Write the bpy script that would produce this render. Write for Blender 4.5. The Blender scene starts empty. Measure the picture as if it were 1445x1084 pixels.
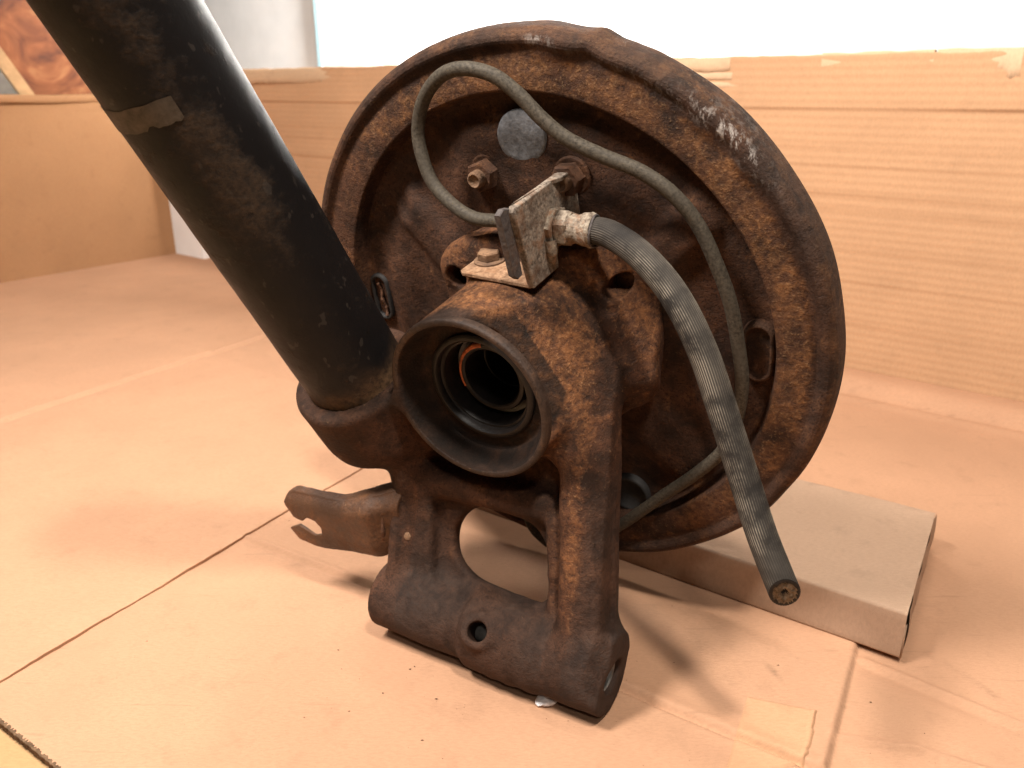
import bpy, math, random
import numpy as np
random.seed(4); rng = np.random.default_rng(7)
S = 0.01                                    # everything below is written in centimetres
sc = bpy.context.scene
col = sc.collection

# ------------------------------------------------------------------ camera, world, lights, exposure
CAM_H = 27.25; G = 27.25/27.6
cam_d = bpy.data.cameras.new('camera'); cam = bpy.data.objects.new('camera', cam_d); col.objects.link(cam)
cam.location = (0, 0, CAM_H*S); cam.rotation_euler = (math.radians(70), 0, 0)
cam_d.sensor_width = 36; cam_d.lens = 36*1140/1445
cam_d.clip_start = 0.01; cam_d.clip_end = 50
cam_d.dof.use_dof = True; cam_d.dof.focus_distance = 0.345; cam_d.dof.aperture_fstop = 16
sc.camera = cam

wd = bpy.data.worlds.new('World'); sc.world = wd; wd.use_nodes = True
wd.node_tree.nodes['Background'].inputs[0].default_value = (1.0, 0.90, 0.80, 1)
wd.node_tree.nodes['Background'].inputs[1].default_value = 0.05

def lamp(name, loc, target, power, size, color):
    d = bpy.data.lights.new(name, 'AREA'); d.shape = 'DISK'; d.size = size*S; d.energy = power; d.color = color
    o = bpy.data.objects.new(name, d); col.objects.link(o); o.location = [c*S for c in loc]
    v = np.array(target, float)-np.array(loc, float)
    from mathutils import Vector
    o.rotation_euler = Vector(v).to_track_quat('-Z', 'Y').to_euler()
    return o
lamp('lamp_key', (14, -12, 108), (4, 36, 8), 11.6, 9, (1.0, 0.92, 0.83))
lamp('lamp_front', (2, -75, 112), (4, 40, 10), 3.0, 10, (1.0, 0.92, 0.83))
lamp('lamp_side', (-46, 14, 88), (-30, 36, 0), 17.0, 20, (1.0, 0.93, 0.87))
lamp('fill_wall', (8, 36, 78), (44, 80, 62), 5.0, 18, (1.0, 0.93, 0.86))  # added fill without a visible source, lifts the rear cardboard wall
lamp('lamp_rear', (0, 119, 66), (4, 139, 60), 27.0, 25, (1.0, 0.97, 0.93))

sc.view_settings.view_transform = 'Standard'; sc.view_settings.look = 'None'
sc.view_settings.exposure = 0.0; sc.view_settings.gamma = 1.0
sc.view_settings.use_curve_mapping = False
sc.cycles.use_denoising = True

# ------------------------------------------------------------------ helpers
def tag(o, label=None, cat=None, group=None, kind=None):
    if label: o['label'] = label
    if cat: o['category'] = cat
    if group: o['group'] = group
    if kind: o['kind'] = kind
    return o

def mesh_obj(name, verts, faces, mat, parent=None, smooth=True, attrs=None, off=None):
    """verts in cm (n,3); faces: ndarray (m,4)/(m,3) or a list of tuples"""
    v = np.asarray(verts, float)
    if off is not None: v = v+np.asarray(off)
    v = v*S
    me = bpy.data.meshes.new(name)
    if isinstance(faces, np.ndarray):
        k = faces.shape[1]; m = len(faces)
        me.vertices.add(len(v)); me.vertices.foreach_set('co', v.astype(np.float32).ravel())
        me.loops.add(m*k); me.loops.foreach_set('vertex_index', faces.astype(np.int32).ravel())
        me.polygons.add(m); me.polygons.foreach_set('loop_start', np.arange(0, m*k, k, dtype=np.int32))
        me.update(calc_edges=True)
    else:
        me.from_pydata([tuple(p) for p in v], [], faces); me.update()
    me.validate()
    if smooth: me.polygons.foreach_set('use_smooth', np.ones(len(me.polygons), bool))
    if attrs:
        for an, av in attrs.items():
            a = me.attributes.new(an, 'FLOAT', 'POINT'); a.data.foreach_set('value', np.asarray(av, np.float32))
    if mat: me.materials.append(mat)
    o = bpy.data.objects.new(name, me); col.objects.link(o)
    if parent: o.parent = parent
    return o

def sharpen(o, ang=35):
    """smooth shading with sharp edges above an angle"""
    import bmesh
    bm = bmesh.new(); bm.from_mesh(o.data)
    a = math.radians(ang)
    for e in bm.edges:
        e.smooth = not (len(e.link_faces) == 2 and e.calc_face_angle(0) > a)
    bm.to_mesh(o.data); bm.free()
    return o

def grid_faces(nu, nv, wrap_v=False):
    iu = np.arange(nu-1)[:, None]; iv = np.arange(nv if wrap_v else nv-1)[None, :]
    jv = (iv+1) % nv
    a = iu*nv+iv; b = iu*nv+jv; c = (iu+1)*nv+jv; d = (iu+1)*nv+iv
    return np.stack([a, b, c, d], -1).reshape(-1, 4)

def vnoise(P, freq, seed=0):
    """smooth value noise, P (...,3) in cm"""
    q = P*freq; i = np.floor(q).astype(np.int64); f = q-i; f = f*f*(3-2*f)
    def h(x, y, z):
        n = (x*374761393+y*668265263+z*2147483647+seed*974711) & 0x7fffffff
        n = ((n ^ (n >> 13))*1274126177) & 0x7fffffff
        n = n ^ (n >> 16)
        return (n & 0xffff)/65535.0
    r = 0
    for dx in (0, 1):
        for dy in (0, 1):
            for dz in (0, 1):
                w = (f[..., 0] if dx else 1-f[..., 0])*(f[..., 1] if dy else 1-f[..., 1])*(f[..., 2] if dz else 1-f[..., 2])
                r = r+w*h(i[..., 0]+dx, i[..., 1]+dy, i[..., 2]+dz)
    return r*2-1

def sstep(a, b, x):
    t = np.clip((x-a)/(b-a), 0, 1); return t*t*(3-2*t)

def catmull(pts, n):
    P = np.asarray(pts, float); P = np.vstack([2*P[0]-P[1], P, 2*P[-1]-P[-2]])
    out = []
    m = len(P)-3
    for k in range(n):
        u = k/(n-1)*m; i = min(int(u), m-1); t = u-i
        a, b, c, d = P[i:i+4]
        out.append(.5*((2*b)+(-a+c)*t+(2*a-5*b+4*c-d)*t*t+(-a+3*b-3*c+d)*t**3))
    out = np.array(out)
    s = np.r_[0, np.cumsum(np.linalg.norm(np.diff(out, axis=0), axis=1))]
    u = np.linspace(0, s[-1], n)
    return np.stack([np.interp(u, s, out[:, k]) for k in range(3)], -1)

def frames(C):
    T = np.gradient(C, axis=0); T /= np.linalg.norm(T, axis=1)[:, None]
    a = np.array([0, 0, 1.]) if abs(T[0][2]) < .9 else np.array([1., 0, 0])
    N = [np.cross(T[0], a)]; N[0] /= np.linalg.norm(N[0])
    for k in range(1, len(C)):
        v = N[-1]-T[k]*(N[-1]@T[k]); N.append(v/np.linalg.norm(v))
    N = np.array(N); return T, N, np.cross(T, N)

def tube(C, rad, nv, radfun=None):
    """swept tube; returns verts, faces, (s, angle) arrays"""
    T, N, B = frames(C); th = np.linspace(0, 2*np.pi, nv, endpoint=False)
    R = np.broadcast_to(np.asarray(rad, float).reshape(-1, 1), (len(C), nv)).copy()
    if radfun is not None: R = radfun(R, th)
    V = C[:, None, :]+R[..., None]*(np.cos(th)[None, :, None]*N[:, None, :]+np.sin(th)[None, :, None]*B[:, None, :])
    return V.reshape(-1, 3), grid_faces(len(C), nv, True)

def lathe(profile, nv, axis_pt=(0, 0, 0), axis='z', jitter=None):
    """profile: (r, h) pairs"""
    pr = np.asarray(profile, float); th = np.linspace(0, 2*np.pi, nv, endpoint=False)
    a = pr[:, :1]*np.cos(th); b = pr[:, :1]*np.sin(th); h = np.repeat(pr[:, 1:2], nv, 1)
    if axis == 'z': V = np.stack([a, b, h], -1)
    elif axis == 'x': V = np.stack([h, a, b], -1)
    else: V = np.stack([b, h, a], -1)
    return V.reshape(-1, 3)+np.asarray(axis_pt, float), grid_faces(len(pr), nv, True)

def join(parts):
    V, F, o = [], [], 0
    for v, f in parts:
        V.append(np.asarray(v, float)); F += [tuple(int(i)+o for i in q) for q in f]; o += len(v)
    return np.vstack(V), F

def prism(poly, axis_map, h0, h1, bevel=.06):
    """extrude a 2d polygon; axis_map(a, b, h) -> xyz; small bevel at both ends"""
    P = np.asarray(poly, float); n = len(P)
    c = P.mean(0)
    d = np.linalg.norm(P-c, axis=1)[:, None]
    In = c+(P-c)*(1-bevel/np.maximum(d, .01))
    rings = [(In, h0), (P, h0+bevel*(1 if h1 > h0 else -1)), (P, h1-bevel*(1 if h1 > h0 else -1)), (In, h1)]
    V = []
    for Q, h in rings: V += [axis_map(a, b, h) for a, b in Q]
    F = []
    for k in range(3):
        for i in range(n): F.append((k*n+i, k*n+(i+1) % n, (k+1)*n+(i+1) % n, (k+1)*n+i))
    F.append(tuple(range(n-1, -1, -1))); F.append(tuple(range(3*n, 4*n)))
    return np.array(V), F

def hexagon(r, rot=0): return [(r*math.cos(math.pi/3*k+rot), r*math.sin(math.pi/3*k+rot)) for k in range(6)]

# ---- signed distance helpers
def smin(a, b, k):
    h = np.maximum(k-np.abs(a-b), 0)/k
    return np.minimum(a, b)-h*h*k*.25
def smax(a, b, k): return -smin(-a, -b, k)
def capsule(P, a, b, ra, rb):
    a = np.array(a, np.float32); b = np.array(b, np.float32)
    ab = b-a; t = np.clip(((P-a)@ab)/(ab@ab), 0, 1)
    return np.linalg.norm(P-a-t[..., None]*ab, axis=-1)-(ra+(rb-ra)*t)
def rbox_bar(P, a, b, ha, hb, up, r, flat=(1, 1)):
    """bar of rounded rectangular section from a to b; ha/hb = (half width, half depth) at each end"""
    a = np.array(a, np.float32); b = np.array(b, np.float32); ab = b-a; Ln = np.linalg.norm(ab); d = ab/Ln
    up = np.array(up, np.float32); up = up-d*(up@d); up /= np.linalg.norm(up); sd = np.cross(d, up)
    q = P-a; s = q@d; t = np.clip(s/Ln, 0, 1)
    hw = ha[0]+(hb[0]-ha[0])*t; hd = ha[1]+(hb[1]-ha[1])*t
    qx = np.abs(q@sd)-hw+r; qy = np.abs(q@up)-hd+r; qz = np.abs(s-Ln/2)-Ln/2+r
    m = np.stack([np.maximum(qx, 0), np.maximum(qy, 0), np.maximum(qz, 0)], -1)
    return np.linalg.norm(m, axis=-1)+np.minimum(np.maximum(np.maximum(qx, qy), qz), 0)-r
def poly2d(X, Y, poly):
    P = np.asarray(poly, np.float32); n = len(P)
    d = np.full(X.shape, 1e9, np.float32); s = np.ones(X.shape, np.float32)
    for i in range(n):
        a, b = P[i], P[i-1]; e = b-a; wx = X-a[0]; wy = Y-a[1]
        t = np.clip((wx*e[0]+wy*e[1])/(e@e), 0, 1)
        d = np.minimum(d, (wx-e[0]*t)**2+(wy-e[1]*t)**2)
        c1 = Y >= a[1]; c2 = Y < b[1]; c3 = e[0]*wy > e[1]*wx
        flip = (c1 & c2 & c3) | (~c1 & ~c2 & ~c3)
        s = np.where(flip, -s, s)
    return s*np.sqrt(d)
def surface_nets(V, org, h):
    nx, ny, nz = V.shape
    ins = V < 0
    cnt = np.zeros((nx-1, ny-1, nz-1), np.float32); acc = np.zeros((nx-1, ny-1, nz-1, 3), np.float32)
    cor = [(i, j, k) for i in (0, 1) for j in (0, 1) for k in (0, 1)]
    def sl(c): return tuple(slice(c[m], V.shape[m]-1+c[m]) for m in range(3))
    for c in cor:
        for ax in range(3):
            if c[ax] == 0:
                e = list(c); e[ax] = 1
                va, vb = V[sl(c)], V[sl(e)]
                m = (va < 0) != (vb < 0)
                t = np.where(m, va/np.where(m, va-vb, 1), 0)
                cnt += m
                for q in range(3):
                    acc[..., q] += np.where(m, c[q]+(t if q == ax else 0), 0)
    act = cnt > 0
    idx = np.full(act.shape, -1, np.int64); idx[act] = np.arange(act.sum())
    ii = np.argwhere(act)
    verts = (ii+acc[act]/cnt[act][:, None])*h+np.asarray(org)
    F = []
    for ax in range(3):
        u, v = (ax+1) % 3, (ax+2) % 3
        a = [slice(1, -1)]*3; a[ax] = slice(0, -1)
        b = list(a); b[ax] = slice(1, None)
        m = ins[tuple(a)] != ins[tuple(b)]; sg = ins[tuple(a)][m]
        p = np.argwhere(m); p[:, u] += 1; p[:, v] += 1
        def cell(du, dv):
            q = p.copy(); q[:, u] -= du; q[:, v] -= dv; return idx[q[:, 0], q[:, 1], q[:, 2]]
        quad = np.stack([cell(1, 1), cell(0, 1), cell(0, 0), cell(1, 0)], -1)
        quad[~sg] = quad[~sg][:, ::-1]
        F.append(quad)
    return verts, np.vstack(F)
def sdf_grid(lo, hi, h):
    ax = [np.arange(lo[k], hi[k]+h, h, dtype=np.float32) for k in range(3)]
    return np.stack(np.meshgrid(*ax, indexing='ij'), -1)

# ------------------------------------------------------------------ materials
class NT:
    def __init__(s, name):
        s.m = bpy.data.materials.new(name); s.m.use_nodes = True; s.t = s.m.node_tree; s.n = s.t.nodes
        s.b = s.n['Principled BSDF']; s.tc = s.n.new('ShaderNodeTexCoord')
    def link(s, a, b): s.t.links.new(a, b)
    def put(s, sock, v):
        if hasattr(v, 'is_output') or isinstance(v, bpy.types.NodeSocket): s.link(v, sock)
        else: sock.default_value = v
    def coord(s, scale=(1, 1, 1), rot=(0, 0, 0)):
        mp = s.n.new('ShaderNodeMapping'); mp.inputs['Scale'].default_value = scale; mp.inputs['Rotation'].default_value = rot
        s.link(s.tc.outputs['Object'], mp.inputs['Vector']); return mp.outputs[0]
    def noise(s, scale, detail=6, rough=.6, vec=None, dist=0):
        n = s.n.new('ShaderNodeTexNoise'); n.inputs['Scale'].default_value = scale; n.inputs['Detail'].default_value = detail
        n.inputs['Roughness'].default_value = rough; n.inputs['Distortion'].default_value = dist
        s.link(vec if vec is not None else s.tc.outputs['Object'], n.inputs['Vector']); return n.outputs['Fac']
    def ramp(s, f, stops, interp='LINEAR'):
        r = s.n.new('ShaderNodeValToRGB'); r.color_ramp.interpolation = interp
        while len(r.color_ramp.elements) < len(stops): r.color_ramp.elements.new(.5)
        for e, (p, c) in zip(r.color_ramp.elements, stops):
            e.position = p; e.color = (*c, 1) if isinstance(c, tuple) else (c, c, c, 1)
        s.link(f, r.inputs[0]); return r.outputs[0]
    def mix(s, f, a, b, mode='MIX'):
        m = s.n.new('ShaderNodeMix'); m.data_type = 'RGBA'; m.blend_type = mode
        s.put(m.inputs[0], f)
        for k, v in ((6, a), (7, b)):
            if isinstance(v, tuple): v = (*v, 1)
            s.put(m.inputs[k], v)
        return m.outputs[2]
    def math(s, op, a, b=0.0, clamp=False):
        m = s.n.new('ShaderNodeMath'); m.operation = op; m.use_clamp = clamp
        s.put(m.inputs[0], a); s.put(m.inputs[1], b); return m.outputs[0]
    def attr(s, name):
        a = s.n.new('ShaderNodeAttribute'); a.attribute_name = name; return a.outputs['Fac']
    def bump(s, h, dist, strength=1.0, prev=None):
        b = s.n.new('ShaderNodeBump'); b.inputs['Distance'].default_value = dist; s.put(b.inputs['Strength'], strength)
        s.link(h, b.inputs['Height'])
        if prev is not None: s.link(prev, b.inputs['Normal'])
        return b.outputs[0]
    def out(s, color, rough=.8, normal=None, metal=0, spec=.3):
        for k, v in (('Base Color', color), ('Roughness', rough), ('Metallic', metal), ('Specular IOR Level', spec)):
            if isinstance(v, tuple): v = (*v, 1)
            s.put(s.b.inputs[k], v)
        if normal is not None: s.link(normal, s.b.inputs['Normal'])
        return s.m

def rust_mat(name, dark=(.026, .014, .0095), mid=(.092, .040, .0215), bright=(.27, .112, .042), pale=(.40, .235, .12),
             attr=False, grain=1.0, spec=.14, rough=.78):
    """rusty iron: dark scale, brown rust, orange bloom; attributes bloom / dark / pale steer where the bloom sits"""
    k = NT(name)
    big = k.noise(38, 5, .62); fine = k.noise(420, 6, .7); midn = k.noise(130, 6, .65, dist=.4); speck = k.noise(1100, 3, .6)
    base = k.mix(k.ramp(k.math('ADD', k.math('MULTIPLY', big, .6), k.math('MULTIPLY', midn, .4)), [(.40, 0.0), (.60, 1.0)]), dark, mid)
    strk = k.noise(150, 5, .6, vec=k.coord((1, .30, .6)), dist=.5)
    f = k.math('ADD', k.math('MULTIPLY', big, .30), k.math('ADD', k.math('MULTIPLY', k.math('ADD', k.math('MULTIPLY', midn, .5), k.math('MULTIPLY', strk, .5)), .45), k.math('MULTIPLY', fine, .25)))
    if attr: f = k.math('ADD', f, k.math('MULTIPLY', k.attr('bloom'), .16))
    if attr and name.startswith('rusty_pressed'):
        f = k.math('ADD', k.math('MULTIPLY', f, .62), k.math('MULTIPLY', k.noise(62, 5, .6, dist=.6), .38))
    bl = k.ramp(f, [(.53, 0.0), (.70, 1.0)])
    blot = k.ramp(k.noise(210, 5, .62, dist=.8), [(.40, 0.0), (.60, 1.0)])
    c = k.mix(k.math('MULTIPLY', bl, .85), base, k.mix(k.math('ADD', k.math('MULTIPLY', blot, .65), k.math('MULTIPLY', k.ramp(fine, [(.4, 0.0), (.6, 1.0)]), .35)), mid, bright))
    f2 = k.math('ADD', k.math('MULTIPLY', fine, .5), k.math('MULTIPLY', speck, .5))
    if attr: f2 = k.math('ADD', f2, k.math('MULTIPLY', k.attr('bloom'), .05))
    c = k.mix(k.math('MULTIPLY', k.ramp(f2, [(.58, 0.0), (.68, 1.0)]), .30), c, pale)
    c = k.mix(k.math('MULTIPLY', k.ramp(k.math('SUBTRACT', 1.0, f2), [(.52, 0.0), (.60, 1.0)]), .8), c, dark)
    if attr:
        geo_ = k.n.new('ShaderNodeNewGeometry')
        c = k.mix(k.math('MULTIPLY', k.ramp(geo_.outputs['Pointiness'], [(.530, 0.0), (.590, 1.0)]), k.ramp(midn, [(.35, .08), (.65, .42)])), c, (.155, .090, .054))
        g = k.mix(k.ramp(midn, [(.35, 0.0), (.65, 1.0)]), (.024, .0155, .0122), (.054, .036, .028))
        c = k.mix(k.math('MULTIPLY', k.attr('grey'), k.ramp(fine, [(.3, .45), (.6, 1.0)])), c, g)
        c = k.mix(k.math('MULTIPLY', k.attr('bore_dark'), k.ramp(midn, [(.3, 1.0), (.75, .55)])), c, (.014, .010, .008))
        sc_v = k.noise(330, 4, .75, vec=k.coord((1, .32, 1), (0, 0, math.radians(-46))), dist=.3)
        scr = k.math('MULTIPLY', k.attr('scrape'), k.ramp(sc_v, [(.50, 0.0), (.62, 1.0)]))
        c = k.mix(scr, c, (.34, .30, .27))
    n = k.bump(midn, .0014*grain, .6); n = k.bump(fine, .0008*grain, .9, n); n = k.bump(speck, .0004*grain, .8, n)
    r = k.ramp(midn, [(.3, rough-.14), (.7, min(1, rough+.12))])
    return k.out(c, r, n, 0, spec)

def cardboard_mat(name, base=(.50, .295, .155), dirt=.35, flute=0.0, flute_rot=0.0, flute_period=.8, axis=0, floor_marks=None):
    k = NT(name)
    big = k.noise(9, 4, .6); fib = k.noise(300, 5, .7, vec=k.coord((1, 3.2, 1), (0, 0, flute_rot))); sp = k.noise(900, 3, .6)
    md = k.noise(45, 6, .65)
    c = k.mix(k.ramp(big, [(.3, 0.0), (.7, 1.0)]), tuple(v*.92 for v in base), tuple(min(1, v*1.06) for v in base))
    c = k.mix(k.math('MULTIPLY', k.ramp(fib, [(.38, 1.0), (.58, 0.0)]), .38), c, tuple(v*.72 for v in base))
    fn = k.noise(1500, 3, .7)
    c = k.mix(k.math('MULTIPLY', k.ramp(fn, [(.35, 1.0), (.60, 0.0)]), .16), c, tuple(v*.70 for v in base))
    c = k.mix(k.math('MULTIPLY', k.ramp(md, [(.56, 0.0), (.74, 1.0)]), dirt), c, tuple(v*.62 for v in base))
    c = k.mix(k.math('MULTIPLY', k.ramp(sp, [(.68, 0.0), (.74, 1.0)]), .5), c, tuple(v*.45 for v in base))
    if floor_marks:
        st = k.math('MULTIPLY', k.attr('stain_shade'), k.ramp(fib, [(.25, 1.0), (.65, .35)]))
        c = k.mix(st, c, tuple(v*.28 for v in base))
        c = k.mix(k.math('MULTIPLY', k.attr('scuff'), k.ramp(fib, [(.40, 0.0), (.60, 1.0)])), c, tuple(v*.74 for v in base))
        hair = k.noise(160, 3, .5, vec=k.coord((.12, 1.6, 1), (0, 0, .9)), dist=.6)
        c = k.mix(k.math('MULTIPLY', k.ramp(hair, [(.66, 0.0), (.72, 1.0)]), .30), c, tuple(v*.55 for v in base))
    n = k.bump(fib, .0004, .5); n = k.bump(md, .0006, .3, n)
    if flute > 0:
        w = k.n.new('ShaderNodeTexWave'); w.wave_type = 'BANDS'; w.bands_direction = 'XYZ'[axis]
        w.inputs['Scale'].default_value = 100/flute_period/ (2*math.pi) * 0.314; w.inputs['Distortion'].default_value = .8
        w.inputs['Detail'].default_value = 2; w.inputs['Detail Scale'].default_value = .5
        k.link(k.coord((1, 1, 1), (0, 0, flute_rot)), w.inputs['Vector'])
        n = k.bump(w.outputs['Fac'], .0005, flute, n)
        c = k.mix(k.math('MULTIPLY', w.outputs['Fac'], .10*flute), c, tuple(v*.8 for v in base))
    return k.out(c, .82, n, 0, .18)

M = {}
M['cast'] = rust_mat('rusty_cast_iron', attr=True)
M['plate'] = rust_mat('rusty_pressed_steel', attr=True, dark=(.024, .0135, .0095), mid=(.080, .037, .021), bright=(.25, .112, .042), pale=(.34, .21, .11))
M['rust'] = rust_mat('rusty_hardware', dark=(.05, .027, .018), mid=(.13, .062, .035), bright=(.30, .15, .065))
M['lip'] = rust_mat('dark_machined_lip', dark=(.022, .0135, .010), mid=(.060, .036, .025), bright=(.15, .072, .036), pale=(.22, .15, .10), grain=.5, spec=.25, rough=.6)
M['bolt'] = rust_mat('pale_rusty_bolt', dark=(.10, .06, .04), mid=(.26, .15, .085), bright=(.45, .25, .12), pale=(.55, .42, .28))
M['fork'] = rust_mat('brown_sheet_steel', dark=(.055, .028, .0165), mid=(.130, .058, .027), bright=(.27, .115, .038), pale=(.33, .21, .12), grain=.8, spec=.3, rough=.55)

def tube_mat():
    k = NT('worn_black_paint')
    big = k.noise(26, 6, .62); fine = k.noise(350, 5, .7); md = k.noise(95, 6, .7)
    f = k.math('ADD', k.math('MULTIPLY', big, .55), k.math('MULTIPLY', md, .45))
    f = k.math('ADD', f, k.math('MULTIPLY', k.attr('wear'), .17))
    wear = k.ramp(f, [(.55, 0.0), (.68, 1.0)])
    c = k.mix(k.math('MULTIPLY', wear, .75), (.0090, .0080, .0082), k.mix(k.ramp(fine, [(.35, 0.0), (.65, 1.0)]), (.026, .020, .016), (.070, .045, .028)))
    sp = k.noise(210, 2, .5, vec=k.coord((1, .6, 1)))
    c = k.mix(k.math('MULTIPLY', k.ramp(sp, [(.67, 0.0), (.70, 1.0)]), .4), c, (.06, .05, .042))
    pit = k.noise(75, 5, .75)
    c = k.mix(k.math('MULTIPLY', k.ramp(pit, [(.34, 1.0), (.42, 0.0)]), k.math('MULTIPLY', wear, .9)), c, (.008, .007, .007))
    c = k.mix(k.math('MULTIPLY', k.attr('rusty'), k.ramp(fine, [(.35, .3), (.6, 1.0)])), c, (.15, .085, .045))
    n = k.bump(md, .0008, .35); n = k.bump(k.math('MULTIPLY', fine, wear), .0006, .8, n)
    r = k.math('ADD', k.math('MULTIPLY', wear, .32), k.ramp(md, [(.3, .44), (.7, .58)]))
    return k.out(c, r, n, 0, .16)
M['tube'] = tube_mat()

def tape_mat():
    k = NT('old_paper_tape'); f = k.noise(220, 6, .7); b = k.noise(70, 4, .6)
    c = k.mix(k.ramp(f, [(.3, 0.0), (.7, 1.0)]), (.036, .028, .021), (.105, .082, .060))
    c = k.mix(k.ramp(b, [(.56, 0.0), (.70, .7)]), c, (.04, .03, .023))
    return k.out(c, .7, k.bump(f, .0005, .5), 0, .3)
M['tape'] = tape_mat()

def hose_mat():
    k = NT('ribbed_black_rubber'); f = k.noise(180, 5, .7); b = k.noise(45, 4, .6)
    dust = k.math('MULTIPLY', k.attr('ridge'), k.ramp(k.math('ADD', k.math('MULTIPLY', f, .4), k.math('MULTIPLY', b, .6)), [(.40, 0.0), (.58, 1.0)]))
    dust = k.math('MULTIPLY', dust, k.attr('dust'))
    c = k.mix(k.ramp(b, [(.35, 0.0), (.65, 1.0)]), (.017, .0142, .0122), (.042, .035, .0285))
    c = k.mix(k.math('MULTIPLY', dust, .75), c, (.30, .26, .205))
    return k.out(c, .72, k.bump(f, .0005, .5), 0, .2)
M['hose'] = hose_mat()

def line_mat():
    k = NT('dusty_grey_brake_line'); f = k.noise(700, 4, .7); b = k.noise(60, 4, .6)
    c = k.mix(k.ramp(f, [(.35, 0.0), (.65, 1.0)]), (.027, .0215, .0155), (.084, .069, .050))
    c = k.mix(k.ramp(b, [(.45, 0.0), (.7, .7)]), c, (.055, .045, .033))
    return k.out(c, .66, k.bump(f, .0003, .5), 0, .2)
M['line'] = line_mat()

def crust_mat(name, a, b, rust=.5):
    k = NT(name); f = k.noise(480, 6, .7); m = k.noise(150, 5, .65); big = k.noise(75, 4, .6)
    c = k.mix(k.ramp(f, [(.35, 0.0), (.62, 1.0)]), a, b)
    c = k.mix(k.math('MULTIPLY', k.ramp(m, [(.50, 0.0), (.64, 1.0)]), rust), c, (.24, .115, .055))
    c = k.mix(k.math('MULTIPLY', k.ramp(big, [(.52, 0.0), (.66, 1.0)]), .6), c, (.085, .058, .042))
    n = k.bump(m, .0012, .6); n = k.bump(f, .0007, .8, n)
    return k.out(c, .75, n, 0, .35)
M['crust'] = crust_mat('crusted_zinc', (.065, .048, .036), (.31, .25, .195), .6)
M['crust_light'] = crust_mat('white_crusted_fitting', (.080, .054, .038), (.30, .245, .185), .85)
M['clip'] = crust_mat('dull_grey_clip', (.045, .036, .034), (.10, .083, .076), .2)
def plain(name, c, rough=.6, spec=.3, bump=.0, scale=300, var=.25, metal=0):
    k = NT(name); f = k.noise(scale, 5, .65)
    cc = k.mix(k.ramp(f, [(.3, 0.0), (.7, 1.0)]), tuple(v*(1-var) for v in c), tuple(min(1, v*(1+var)) for v in c))
    return k.out(cc, rough, k.bump(f, .0005, bump) if bump else None, metal, spec)
M['foot'] = crust_mat('rusty_bracket_foot', (.16, .085, .045), (.36, .215, .125), .7)
M['rubber'] = plain('black_rubber', (.018, .016, .015), .7, .3, .3)
M['zinc'] = plain('grey_plug', (.145, .150, .160), .62, .4, .9, 420, .45)
M['grease'] = plain('black_greasy_steel', (.006, .005, .0045), .30, .5, .8, 260, .5)
M['race'] = plain('oily_bearing_race', (.009, .0065, .0055), .5, .3, .5, 260, .5)
M['orange_ring'] = plain('orange_rust_ring', (.42, .115, .045), .7, .3, .5, 260, .5)
M['fibre'] = plain('frayed_hose_fabric', (.20, .155, .11), .9, .2, 1.0, 500, .8)
M['bore_metal'] = plain('worn_bushing_steel', (.20, .19, .175), .5, .5, .6, 240, .4, .3)
M['crumb'] = plain('white_paper', (.80, .79, .80), .8)
M['white'] = plain('white_painted_board', (.80, .795, .78), .55, .3, .1, 20, .03)
M['white2'] = plain('white_wall_panel', (.80, .80, .79), .6, .3, .1, 14, .06)
M['blue_edge'] = plain('pale_blue_edge_trim', (.45, .72, .86), .5)
M['floor'] = cardboard_mat('cardboard_floor', (.465, .262, .156), .36, flute=.6, flute_rot=.95, flute_period=.7, floor_marks=True)
M['patch'] = cardboard_mat('brown_paper_patch', (.50, .285, .160), .45)
M['flap'] = cardboard_mat('cardboard_flap', (.475, .268, .160), .32, flute=.6, flute_rot=.95, flute_period=.7)
M['wall'] = cardboard_mat('cardboard_wall', (.50, .295, .165), .25)
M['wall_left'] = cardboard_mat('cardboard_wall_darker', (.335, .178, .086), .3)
M['box'] = cardboard_mat('pale_box_card', (.42, .280, .190), .55)
M['torn'] = cardboard_mat('torn_card_ply', (.56, .38, .24), .4)
M['cut'] = plain('cut_cardboard_edge', (.14, .085, .05), .9, .1, .8, 300, .6)
M['table'] = cardboard_mat('lower_cardboard', (.47, .29, .14), .2)
def wood_mat():
    k = NT('reddish_plywood')
    v = k.coord((1, 1, 1.3), (0, .5, .3))
    r = k.n.new('ShaderNodeTexNoise'); r.inputs['Scale'].default_value = 11; r.inputs['Detail'].default_value = 5; r.inputs['Distortion'].default_value = 2.2
    k.link(v, r.inputs['Vector'])
    c = k.ramp(r.outputs['Fac'], [(.30, (.03, .010, .004)), (.42, (.13, .036, .010)), (.56, (.21, .066, .019)), (.72, (.32, .14, .055))])
    return k.out(c, .6, None, 0, .3)
M['wood'] = wood_mat()
M['beam'] = plain('pale_wood_strip', (.46, .29, .15), .7, .2, .2, 60, .2)
M['grey'] = plain('grey_backdrop', (.16, .145, .125), .8, .2, 0, 30, .3)

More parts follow.
